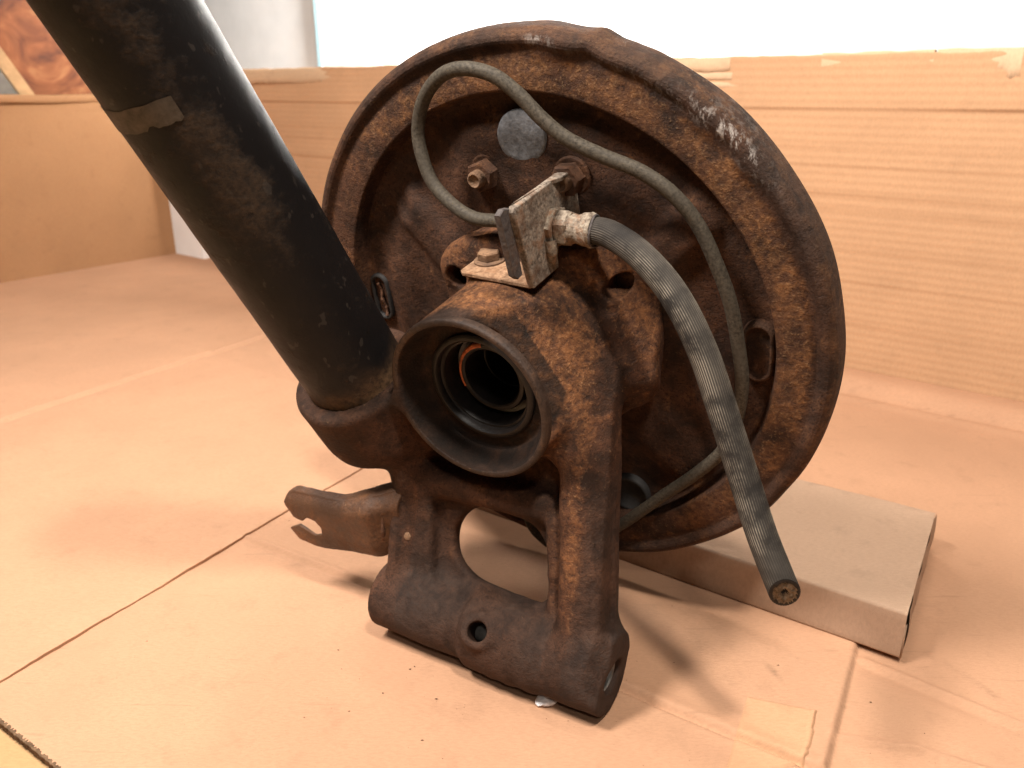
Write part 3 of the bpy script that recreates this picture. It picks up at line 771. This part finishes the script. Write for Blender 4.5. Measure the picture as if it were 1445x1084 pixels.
def band_sdf(fn, lo, hi, h, k=4):
    """evaluate a distance field only near its surface"""
    n = [int(math.ceil((hi[q]-lo[q])/h/k))*k+1 for q in range(3)]
    ax = [lo[q]+h*np.arange(n[q], dtype=np.float32) for q in range(3)]
    Pc = np.stack(np.meshgrid(*[a[::k] for a in ax], indexing='ij'), -1)
    dc = fn(Pc)
    lowm = np.minimum.reduce([dc[a:dc.shape[0]-1+a, b:dc.shape[1]-1+b, c:dc.shape[2]-1+c] for a in (0, 1) for b in (0, 1) for c in (0, 1)])
    him = np.maximum.reduce([dc[a:dc.shape[0]-1+a, b:dc.shape[1]-1+b, c:dc.shape[2]-1+c] for a in (0, 1) for b in (0, 1) for c in (0, 1)])
    r_ = h*k*1.8
    blk = (lowm < r_) & (him > -r_)
    idx = [np.minimum(np.arange(n[q])//k, blk.shape[q]-1) for q in range(3)]
    m = blk[np.ix_(*idx)]
    # points on block borders belong to both neighbours
    for q in range(3):
        e = np.arange(n[q]); b2 = np.maximum((e-1)//k, 0); jd = list(idx); jd[q] = np.minimum(b2, blk.shape[q]-1)
        m |= blk[np.ix_(*jd)]
    Vv = dc[np.ix_(*[np.minimum((np.arange(n[q])+k//2)//k, dc.shape[q]-1) for q in range(3)])].copy()
    Vv = np.where(Vv > 0, np.maximum(Vv, .01), np.minimum(Vv, -.01)).astype(np.float32)
    ii = np.nonzero(m)
    Pf = np.stack([ax[0][ii[0]], ax[1][ii[1]], ax[2][ii[2]]], -1)
    Vv[ii] = fn(Pf)
    return Vv
LO = (-11.6, -16.0, -.9); h = .09
d = band_sdf(cast_sdf, LO, (9.0, 6.6, 12.0), h)
V, F = surface_nets(d, LO, h)
vx, vy, vw = V.T
vr = np.hypot(vx, vy)
onhub = sstep(4.9, 4.3, vr)*sstep(1.0, 2.0, vw)
bloom = .75*onhub*sstep(6.6, 5.2, vw+.35*vnoise(V, .9, 61))*sstep(-4.5, 1, vy+vx)
bloom *= .55+.75*np.clip(vnoise(V, .55, 66)+.5, 0, 1)
bloom += .62*np.exp(-((vx-4.75-.05*(-vy-5))/.40)**2)*sstep(-10.5, -7, vy)*sstep(0, -2, vy)*(vw > 2.5)
bloom += .35*np.exp(-((vx-3.6)**2+(vy+7.2)**2)/1.2)+.45*sstep(-1.5, 3.5, vy+vx*.3)*sstep(2.2, 1.2, vw)*sstep(4.6, 5.2, vr)
bloom -= .45*sstep(-9.5, -11.5, vy)
bloom -= .25*sstep(-3.2, -5, vx)*sstep(-1, -3, vy)
grey = onhub*sstep(5.2, 6.1, vw+.3*vnoise(V, .8, 62)-.9*sstep(-2, 3, vx-vy*.4))*.75+.75*sstep(-9.0, -11.2, vy+.4*vnoise(V, .6, 63))*(.55+.45*vnoise(V, .5, 64))
grey += .55*sstep(-3.5, -5.5, vy)*sstep(5.0, 5.5, vx)+.35*sstep(-4.5, -6.5, vy)*(np.abs(vx) < 4.2)
grey += .4*np.exp(-((vx+3.6)**2+(vy+10.6)**2)/1.6)+.3*np.exp(-((vx-6.3)**2)/.5-((vy+11.0)**2)/1.2)
grey += .5*sstep(3.7, 3.3, vr)*(vw > 5)+.35*sstep(-4.0, -5.5, vx)*sstep(-9, -8, vy)
scr = .5*np.exp(-((vx+3.6)**2+(vy+10.6)**2)/1.2)*sstep(8.5, 9.3, vw)+.28*np.exp(-((vx-6.3)**2)/.5-((vy+11.0)**2)/1.2)
bore_dark = sstep(3.78, 3.58, vr+.10*vnoise(V, 1.2, 65)+.10*np.clip(-(vx+vy)/5, -1, 1))*(vw > 4.5)*.95+.35*sstep(3.9, 3.6, vr)*(vw > 5.5)  # darkens the bore cone behind the lip, less at the lower left
cast = part('hub_carrier', V, F, M['cast'], attrs={'bloom': np.clip(bloom, -.6, 1), 'grey': np.clip(grey, 0, 1), 'scrape': 0*vx, 'bore_dark': np.clip(bore_dark, 0, 1)})
cast['label'] = 'rusty cast iron carrier with hub barrel, window and lower pivot tube'

# machined lip of the barrel
V, F = lathe([(3.50, 6.10), (3.64, 6.55), (3.70, 6.74), (3.74, 6.785), (3.92, 6.785), (3.985, 6.74), (4.005, 6.60), (4.01, 6.40), (3.96, 6.30)], 160)
V = V+vnoise(V, 1.5, 67)[:, None]*np.array([.006, .006, .008])
lip = part('hub_lip', V, F, M['lip'], cast); sharpen(lip, 50)
# seal and bearing inside the hub
def hubring(name, prof, mat, parent):
    V, F = lathe(prof, 96); return sharpen(part(name, V, F, mat, parent), 40)
seal = hubring('grease_seal', [(2.66, 5.38), (2.66, 5.52), (2.56, 5.60), (2.40, 5.60), (2.32, 5.50), (2.32, 5.28), (2.26, 5.22), (2.18, 5.22), (2.14, 5.1), (2.14, 4.3)], M['race'], cast)
hubring('bearing_cage', [(2.62, 4.6), (2.2, 4.58), (2.12, 4.35), (2.05, 4.2), (1.72, 4.1)], M['grease'], cast)
race = hubring('bearing_race', [(1.74, 3.9), (1.74, 4.55), (1.68, 4.64), (1.52, 4.66), (1.44, 4.6), (1.40, 4.4), (1.36, 3.4), (1.36, .6)], M['race'], cast)
hubring('race_shoulder', [(1.41, 3.05), (1.30, 3.0), (1.28, 2.85), (1.37, 2.8)], M['race'], race)
V = []
for a in np.radians(np.linspace(100, 205, 60)):
    for (rr, hh) in ((1.765, 4.2), (1.77, 4.56), (1.70, 4.665), (1.585, 4.675)):
        V.append((rr*math.cos(a), rr*math.sin(a), hh))
part('rust_smear', np.array(V), grid_faces(60, 4), M['orange_ring'], race)
V, F = lathe([(0.001, .55), (1.4, .55), (2.6, .5)], 64); part('bore_bottom', V, F, M['grease'], cast)
# bush inside the pivot tube, right end
V, F = lathe([(.88, 6.72), (.80, 6.76), (.74, 6.70), (.72, 6.3), (.72, -5.6), (.80, -5.8)], 64, (0, TY, TW), 'x')
part('pivot_bush', V, F, M['bore_metal'], cast)
# rivet on the left leg
V, F = join([prism(hexagon(.24, .3), lambda a, b, h_: np.array([-4.62, -9.02, 7.05])+np.array([a, 0, 0])+np.array([0, .856, -.518])*b+np.array([0, .518, .856])*h_, .0, .62, .05)])
part('rivet', V, F, M['bolt'], cast)

# sheet metal fork on the left leg -------------------------------------
h = .058
P = sdf_grid((-13.4, -12.2, 5.0), (-4.2, -5.0, 9.2), h)
x, y, w = P[..., 0], P[..., 1], P[..., 2]
outl = [(-12.45, -8.3), (-12.2, -7.75), (-11.75, -7.55), (-8.2, -7.25), (-6.6, -6.75), (-5.2, -6.6), (-5.2, -10.2), (-5.75, -10.45), (-7.34, -10.65), (-10.75, -11.05), (-12.1, -10.85), (-12.55, -10.15), (-11.75, -9.72), (-11.3, -9.9), (-10.75, -10.15), (-10.22, -9.95), (-10.12, -9.45), (-10.4, -9.05), (-10.95, -8.98), (-11.35, -9.3), (-12.0, -9.2)]
o2 = poly2d(x, y, outl)
ytop = np.interp(x, [-12.5, -8.2, -6.6, -4.6], [-7.7, -7.25, -6.75, -6.6]).astype(np.float32)
dt = np.clip(.85-(ytop-y), 0, .80)/.85
deep = .80+1.2*sstep(-9, -5.5, x)
root = np.sqrt(np.clip(1-dt**2, .05, 1))
wf = 8.15-.03*(x+8)-deep*(1-root)-.25*sstep(-9.6, -10.8, y)*sstep(-11.5, -7, x)-.9*sstep(-6.8, -5.2, x)
slope = deep*dt/root/.85
d = smax(o2, np.abs(w-wf)/np.sqrt(1+slope**2)-.10, .03)
d = d+vnoise(P, 1.3, 71)*.02
V, F = surface_nets(d.astype(np.float32), P[0, 0, 0], h)
fork = part('cable_bracket', V, F, M['fork']); fork['label'] = 'brown sheet steel bracket with a keyhole slot'
# weld bead where it meets the leg
Cw = catmull([(-5.9, -7.3, 7.3), (-6.0, -8.0, 7.6), (-6.05, -8.8, 7.75), (-6.1, -9.6, 7.75), (-6.1, -10.3, 7.6)], 120)
V, F = tube(Cw, np.array([.10+.02*math.sin(k*.13) for k in range(120)]), 14)
V = V+vnoise(V, 2.2, 73)[:, None]*.09
part('weld_bead', V, F, M['rust'], fork)

# brake backing plate ---------------------------------------------------
prof = [(1.0, -.95), (3.0, -.95), (5, -.95), (7.5, -1.0), (9.5, -1.02), (10.8, -1.0), (11.12, -.95), (11.28, -.82), (11.38, -.50), (11.46, -.16), (11.51, -.03), (11.58, 0.0), (11.85, .02), (12.3, .0), (12.7, -.05), (12.98, -.10),
        (13.12, -.10), (13.24, -.02), (13.36, .08), (13.50, .13), (13.66, .10), (13.82, -.03), (13.94, -.25), (13.98, -.5), (14.0, -.8), (14.0, -1.3), (13.95, -1.7), (13.82, -1.75), (13.80, -1.3), (13.76, -.9), (13.55, -.2), (13.3, -.10), (12.7, -.3), (11.8, -.22), (11.55, -.7), (11.1, -1.15), (9.5, -1.26), (5, -1.2), (1.0, -1.2)]
pr = np.array(prof)
# resample the profile
seglen = np.r_[0, np.cumsum(np.hypot(*np.diff(pr, axis=0).T))]
uu = np.unique(np.concatenate([np.linspace(0, seglen[-1], 330), np.linspace(seglen[5], seglen[27], 260)]))
PR = np.stack([np.interp(uu, seglen, pr[:, 0]), np.interp(uu, seglen, pr[:, 1])], -1)
for _ in range(1): PR[1:-1] = (PR[:-2]+2*PR[1:-1]+PR[2:])/4
nth = 900
TH = np.linspace(0, 2*np.pi, nth, endpoint=False)
Rr = np.repeat(PR[:, :1], nth, 1); Ww = np.repeat(PR[:, 1:], nth, 1); Tg = np.repeat(TH[None], len(PR), 0)
deg = (np.degrees(Tg)+180) % 360-180
def ga(c, s): dd = (deg-c+180) % 360-180; return np.exp(-(dd/s)**2)
Xp = Rr*np.cos(Tg); Yp = Rr*np.sin(Tg); Pn = np.stack([Xp, Yp, Ww], -1)
lipw = sstep(12.7, 13.3, Rr)
front = (np.arange(len(PR)) < np.argmin(np.abs(uu-seglen[27])))[:, None]
# dents and kinks of the rim
dR = lipw*(.10*ga(75, 1.6)-.06*ga(71, 1.6)-.05*ga(68, 2)+.05*ga(84, 4)-.05*ga(60, 6)+.03*ga(20, 7)-.05*ga(-28, 4)+.03*ga(-40, 3))+lipw*.03*vnoise(Pn*np.array([1, 1, 0]), .35, 81)
dW = lipw*(-.16*ga(46, 9)*sstep(13.0, 13.7, Rr)+.10*ga(46, 8)*sstep(13.4, 12.7, Rr)+.10*ga(80, 3)-.08*ga(74, 2.5)+.05*ga(95, 6)+.05*vnoise(Pn*np.array([1, 1, 0]), .30, 82))
lip_in = np.exp(-((Rr-13.1)/.30)**2)
dW += lip_in*(.10*ga(52, 3)+.12*ga(41, 3)-.05*ga(46, 2)+.10*ga(82, 5))
# relief of the recessed floor
fl = sstep(11.1, 10.2, Rr)
def bump2(cx, cy, sx_, sy_, hgt, rot=0):
    c, s2 = math.cos(rot), math.sin(rot); ax = (Xp-cx)*c+(Yp-cy)*s2; ay = -(Xp-cx)*s2+(Yp-cy)*c
    return hgt*np.exp(-(ax/sx_)**4-(ay/sy_)**4)
rel = bump2(0, 8.2, 4.3, 2.0, .45)+bump2(-6.4, 4.6, 1.1, 3.4, .55, .75)+bump2(6.6, 4.8, 1.0, 3.6, .5, -.75)+bump2(0, 2, 5.6, 5.2, .55)
rel += bump2(-8.2, 6.2, 1.0, 1.2, -.45)+bump2(9.2, -3.5, 1.0, 3.0, .35, .35)+bump2(6.5, -6.0, 1.6, 2.2, .4, .8)+bump2(-8.8, -.5, .9, 3.2, .3)
rel += .10*vnoise(Pn*np.array([1, 1, 0]), .38, 83)+.03*vnoise(Pn*np.array([1, 1, 0]), 1.2, 84)
dW += fl*rel
Rn = Rr+dR; Wn = Ww+dW
V = np.stack([Rn*np.cos(Tg), Rn*np.sin(Tg), Wn], -1).reshape(-1, 3)
ring = sstep(11.3, 11.7, Rr)*sstep(13.15, 12.75, Rr)*front
bloom = ring*(.75+.25*np.clip(ga(50, 70)+ga(-10, 60), 0, 1))-.25*fl+.45*sstep(13.5, 13.9, Rr)*(ga(50, 60)+.5)
bloom -= .75*ring*(1-np.clip(ga(25, 80)+.8*ga(100, 35), 0, 1))
grey = sstep(12.9, 13.25, Rr)*(.30+.60*ga(62, 48))*(.75+.45*vnoise(Pn, .5, 85))
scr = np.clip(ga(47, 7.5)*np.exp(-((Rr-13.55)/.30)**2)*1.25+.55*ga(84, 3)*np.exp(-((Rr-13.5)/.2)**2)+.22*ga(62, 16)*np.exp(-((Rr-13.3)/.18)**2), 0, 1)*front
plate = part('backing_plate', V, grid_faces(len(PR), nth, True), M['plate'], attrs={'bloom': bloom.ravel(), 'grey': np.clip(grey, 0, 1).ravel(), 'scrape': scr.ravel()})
plate['label'] = 'round rusty brake backing plate with dented rolled rim'

def zmap(cx, cy, w0): return lambda a, b, h_: (cx+a, cy+b, w0+h_)
def nut(cx, cy, w0, rot, r=.74):
    v1 = lathe([(r+.16, 0), (r+.16, .07), (r+.08, .14), (r*.6, .14)], 40, (cx, cy, w0))
    v2 = prism(hexagon(r, rot), zmap(cx, cy, w0+.12), 0, .72, .08)
    o = part('nut', *join([v1, v2]), M['rust'], plate, smooth=True); sharpen(o, 30)
    v3 = lathe([(.40, .3), (.40, 1.15), (.36, 1.24), (.30, 1.28), (.24, 1.2), (.16, 1.15), (0.001, 1.14)], 24, (cx, cy, w0))
    s = part('stud', v3[0], v3[1], M['bolt'], o); sharpen(s, 40)
nut(-2.18, 7.72, -.62, .35); nut(2.18, 7.78, -.62, .1)
# grey round plug
V, F = lathe([(1.22, -.75), (1.22, -.50), (1.14, -.45), (.9, -.435), (.5, -.43), (0.001, -.43)], 48, (-.12, 9.42, 0))
V[:, 2] += vnoise(V, 2.2, 91)*.03
p = part('round_plug', V, F, M['zinc'], plate); p['label'] = 'grey round plug'
# oval adjuster plug at the right, open adjuster slot at the left
def oval(cx, cy, hw, hh, levels, mat, name, n=56):
    V = []
    for (k, z) in levels:
        for a in np.linspace(0, 2*np.pi, n, endpoint=False):
            px_ = math.cos(a)*hw*k; py_ = math.sin(a)*hw*k+(hh-hw)*np.sign(math.sin(a))*min(1, abs(math.sin(a))*3)
            V.append((cx+px_, cy+py_, z))
    return part(name, np.array(V), grid_faces(len(levels), n, True), mat, plate)
oval(10.55, .35, .62, 1.35, [(1.25, -1.1), (1.2, -.68), (1.0, -.50), (.86, -.52), (.78, -.74), (.5, -.77), (.001, -.74)], M['plate'], 'adjuster_plug')
oval(-10.55, .1, .48, 1.25, [(1.35, -1.1), (1.3, -.82), (1.05, -.72), (.85, -.85), (.80, -1.1), (.001, -1.12)], M['rubber'], 'adjuster_slot')
Cg = catmull([(-10.62, 1.0, -.8), (-10.5, .5, -.9), (-10.55, 0, -.82), (-10.42, -.5, -.9), (-10.4, -1.0, -.8)], 40)
V, F = tube(Cg, np.array([.07+.06*abs(math.sin(k*.37))*random.random() for k in range(40)]), 10); part('grommet', V, F, M['rust'], plate)
V, F = lathe([(1.15, -1.1), (1.15, -.72), (1.05, -.62), (.92, -.64), (.88, -.76), (0.001, -.78)], 48, (4.05, -9.6, 0))
part('rubber_plug', V, F, M['rubber'], plate)

# hose bracket ----------------------------------------------------------
P3 = lambda a, b, h_: (a, h_, b)          # (x, w) plane extruded along y
base_v = prism([(-1.95, 3.0), (-1.75, 3.2), (1.95, 3.55), (2.05, .2), (-1.3, .3), (-1.95, .8)], P3, 4.20, 4.42, .05)
# upright with a bent rear flange: outline in (y, w)
up_v = prism([(4.25, 3.55), (4.5, 3.62), (7.9, 4.42), (8.12, 4.30), (8.2, .35), (8.05, .12), (4.25, .05)], lambda a, b, h_: (h_, a, b), 1.80, 2.18, .07)
fl_v = prism([(4.3, 1.95), (8.15, 1.95), (8.1, 2.35), (7.6, 2.62), (5.4, 2.75), (4.4, 2.5)], lambda a, b, h_: (b, a, h_), -.12, .13, .05)
top_v = prism([(1.90, .2), (2.42, .1), (2.42, .75), (2.12, 1.4), (1.90, 4.2)], P3, 8.02, 8.20, .04)
o = part('hose_bracket', *join([up_v, fl_v, top_v]), M['crust']); sharpen(o, 28)
o['label'] = 'crusted angle bracket holding the rubber hose'
brk = o
sub = o.modifiers.new('bevel', 'BEVEL'); sub.width = .0005; sub.segments = 2; sub.limit_method = 'ANGLE'; sub.angle_limit = math.radians(40)
o = part('bracket_foot', *base_v, M['foot'], brk); sharpen(o, 28)
cp = prism([(4.95, 4.25), (5.2, 4.55), (8.0, 5.05), (8.15, 4.75), (8.05, 4.30), (5.0, 3.9)], lambda a, b, h_: (h_, a, b), 1.58, 1.86, .04)
o = part('spring_clip', *cp, M['clip'], brk); sharpen(o, 28)
# bolt on the bracket foot
def ymap(cx, cz, y0): return lambda a, b, h_: (cx+a, y0+h_, cz+b)
bl = prism(hexagon(.55, .2), ymap(-1.15, 1.75, 4.50), 0, .42, .06)
ws = lathe([(.74, 4.42), (.74, 4.49), (.66, 4.53), (.3, 4.53)], 40, (-1.15, 0, 1.75), 'y')
o = part('bolt', *join([bl, ws]), M['bolt'], brk); sharpen(o, 30)
# hose fitting
fy, fw = 6.2, 1.42
fv = [prism(hexagon(.95, .25), lambda a, b, h_: (h_, fy+a, fw+b), 2.12, 2.42, .06),
      prism(hexagon(.80, .0), lambda a, b, h_: (h_, fy+a, fw+b), 2.40, 3.05, .10),
      lathe([(.60, 3.0), (.66, 3.1), (.60, 3.3), (.66, 3.5), (.70, 3.6), (.72, 3.85), (.76, 3.95), (.70, 4.1), (.52, 4.12)], 40, (0, fy, fw), 'x')]
V, F = join(fv); V = V+vnoise(V, 1.6, 95)[:, None]*np.array([0, .06, .06])
o = part('hose_fitting', V, F, M['crust_light'], brk); sharpen(o, 35)
# drip of crust below the fitting
V, F = tube(catmull([(2.3, 5.9, 2.1), (2.35, 5.4, 2.15), (2.3, 5.0, 2.05), (2.28, 4.85, 2.0)], 24), np.linspace(.32, .16, 24), 16)
part('crust_lump', V, F, M['crust_light'], o)
# wire ring at the hose end
V, F = tube(np.array([(4.16+.05*math.sin(a*2), fy+.66*math.cos(a), fw+.05+.66*math.sin(a)) for a in np.linspace(0, 2*np.pi, 60)]), .055, 10)
part('crimp_ring', V, F, M['clip'], o)

# rubber hose -----------------------------------------------------------
hp = [(3.7, 6.2, 1.42), (4.1, 6.24, 1.5), (4.96, 6.2, 1.7), (6.33, 5.75, 2.2), (7.64, 4.87, 2.7), (8.68, 3.79, 3.2), (9.63, 2.32, 3.7), (10.38, .81, 4.2), (11.1, -.71, 4.7), (11.9, -2.34, 5.3), (12.80, -3.9, 6.1), (13.95, -5.55, 7.0)]
Ch = catmull(hp, 260); nvh = 304
ribs = 38
def hr(R, th):
    return R*(1+.014*np.cos(th*ribs)[None, :])*(1+.02*vnoise(Ch*1.0, .5, 77)[:, None]*np.cos(th*2)[None, :])
V, F = tube(Ch, np.linspace(.575, .600, 260), nvh, hr)
# the end is cut on a slant, so its face looks up towards the viewer
CV = np.array([18.4, 18.6, 30.4])-Ch[-1]; CV /= np.linalg.norm(CV)
Tn = Ch[-1]-Ch[-2]; Tn /= np.linalg.norm(Tn); CVp = CV-Tn*(CV@Tn); CVp /= np.linalg.norm(CVp)
def slant(Q): return -1.0*((Q-Ch[-1])@CVp)
Vg = V.reshape(260, nvh, 3); kk = sstep(.90, 1.0, np.linspace(0, 1, 260))[:, None]
Vg += Tn*(slant(Vg)*kk)[..., None]
V = Vg.reshape(-1, 3)
thh = np.linspace(0, 2*np.pi, nvh, endpoint=False)
ridge = np.repeat(np.clip(np.cos(thh*ribs)*1.6-.35, 0, 1)[None], 260, 0)
sN = np.repeat(np.linspace(0, 1, 260)[:, None], nvh, 1)
dust = np.clip(sstep(.08, .3, sN)*sstep(.93, .86, sN)+.25, 0, 1)
ridge = ridge*(.7+.5*np.sin(thh*3+1)[None])
hose = part('rubber_hose', V, F, M['hose'], attrs={'ridge': np.clip(ridge, 0, 1).ravel(), 'dust': dust.ravel()}); hose['label'] = 'ribbed black rubber hose with cut end'
# cut end: rubber rim, fabric, dark hole
T, N, B = frames(Ch); c = Ch[-1]; tdir, nn, bb = T[-1], N[-1], B[-1]
V = []; lev = [(.59, 0), (.55, .03), (.46, .02), (.40, -.05), (.30, .03), (.20, .02), (.14, -.10), (.10, -.6), (.001, -.7)]
for k, (rr, dz) in enumerate(lev):
    for a in np.linspace(0, 2*np.pi, 64, endpoint=False):
        j = (random.random()-.5)*(.16 if 2 <= k <= 6 else .015)
        q0 = c+(rr+j*.5)*(math.cos(a)*nn+math.sin(a)*bb); V.append(q0+tdir*(dz+j+slant(q0)))
F = grid_faces(len(lev), 64, True)
e = part('cut_end', np.array(V), F, M['fibre'], hose)
e.data.materials.append(M['rubber']); e.data.materials.append(M['rubber'])
for pi, pl_ in enumerate(e.data.polygons): pl_.material_index = 1 if (pi//64 <= 1 or pi//64 >= 6) else 0

# brake line ------------------------------------------------------------
lp = [(1.7, 6.2, 1.42), (.7, 6.22, 1.5), (-.44, 6.32, 1.6), (-1.75, 6.35, 1.6), (-2.89, 6.83, 1.5), (-3.96, 7.69, 1.3), (-4.48, 8.76, 1.1), (-4.64, 9.98, .9), (-4.02, 11.37, .9), (-2.85, 12.36, 1.0), (-1.55, 12.66, 1.1), (-.2, 12.39, 1.1), (.81, 11.65, 1.0), (1.79, 10.62, .9), (2.81, 9.81, .8), (4.25, 9.11, .6), (5.88, 8.49, .5), (7.17, 7.6, .4), (8.13, 6.32, .2), (8.91, 4.59, .1), (9.49, 2.84, 0), (9.85, .8, -.1), (10.06, -.96, -.1), (9.86, -2.96, -.2), (9.22, -5.01, -.3), (7.86, -6.81, -.2), (6.25, -8.51, 0), (4.12, -10.8, .3), (2.13, -12.45, .8), (.51, -13.07, 1.2), (-.52, -12.6, 1.3), (-1.26, -11.71, 1.2), (-1.6, -10.4, .6), (-1.7, -9.6, -.9)]
Cl = catmull(lp, 520)
V, F = tube(Cl, np.array([.300+.008*random.random() for _ in range(520)]), 24)
bl_ = part('brake_line', V, F, M['line']); bl_['label'] = 'dusty grey brake line looping across the plate'

# ------------------------------------------------------------------ small things on the floor
V, F = lathe([(0.001, .0), (.28, .02), (.36, .12), (.26, .26), (.1, .33), (0.001, .34)], 22)
V[:, 0] *= 1.5; V += vnoise(V, 5.0, 97)[:, None]*.14; V[:, 2] = np.maximum(V[:, 2], -.02)
V += np.array([1.62, 30.75, ground_z(1.62, 30.75)+.02])
tag(mesh_obj('paper_crumb', V, F, M['crumb'], smooth=False), 'tiny white paper crumb on the cardboard before the lower tube', 'paper scrap')
# brown patch glued on the flap
c4 = np.array([(11.4, 31.6), (14.45, 30.62), (12.75, 27.4), (9.0, 26.6)])*G
gu, gv = np.meshgrid(np.linspace(0, 1, 60), np.linspace(0, 1, 60), indexing='ij')
gp = (c4[0]*(1-gu[..., None])*(1-gv[..., None])+c4[1]*gu[..., None]*(1-gv[..., None])+c4[2]*gu[..., None]*gv[..., None]+c4[3]*(1-gu[..., None])*gv[..., None])
jag = vnoise(np.stack([gv*30, gv*0, gv*0], -1), .4, 98)*.10*sstep(.93, 1, gu)
gp[..., 0] += jag
edge = np.minimum(np.minimum(gu, 1-gu), np.minimum(gv, 1-gv))
zz = floor_height(gp[..., 0], gp[..., 1])+.085*sstep(0, .04, edge)+.005+.05*sstep(.9, .97, gu)*sstep(1, .97, gu)
V = np.concatenate([gp, zz[..., None]], -1).reshape(-1, 3)
tag(mesh_obj('paper_patch', V, grid_faces(60, 60)[:, ::-1], M['patch']), 'square brown paper patch stuck on the cardboard at the bottom right', 'paper patch')
# specks of dirt and rust flakes
V = []; F = []
def fleck(xx, yy, sz):
    b0 = len(V); a = random.uniform(0, 6.3); el = random.uniform(.3, .9); z = ground_z(xx, yy)+.012
    for k in range(5):
        t_ = a+k*1.257; rr = sz*random.uniform(.6, 1.2)
        V.append((xx+rr*math.cos(t_), yy+rr*math.sin(t_)*el, z+random.uniform(0, .03)))
    V.append((xx, yy, z+sz*.5))
    for k in range(5): F.append((b0+k, b0+(k+1) % 5, b0+5))
for xx, yy, sz in ((-9.0, 34.6, .06), (-15, 48, .05), (-35, 62, .09), (-31, 42, .08), (-3.6, 31.0, .10), (-5.1, 33.1, .07), (-4.9, 33.3, .05), (-19.2, 35.3, .06), (-6.2, 31.4, .05), (-7.6, 30.2, .06), (-4, 28.4, .07), (-9.6, 29.8, .05), (8.2, 33.6, .06), (13.4, 33.4, .09), (17.2, 31.2, .07), (9.0, 38.4, .06)):
    fleck(xx, yy, sz)
for _ in range(60):
    fleck(random.gauss(0, 5), random.gauss(32.5, 2.2), random.choice((.012, .016, .02, .028)))
for _ in range(70):
    fleck(random.uniform(-18, 22), random.uniform(26, 46), random.choice((.015, .018, .022, .03)))
tag(mesh_obj('rust_flakes', V, F, M['rust'], smooth=False), 'tiny dark rust flakes scattered over the cardboard floor', 'rust flakes', kind='stuff')
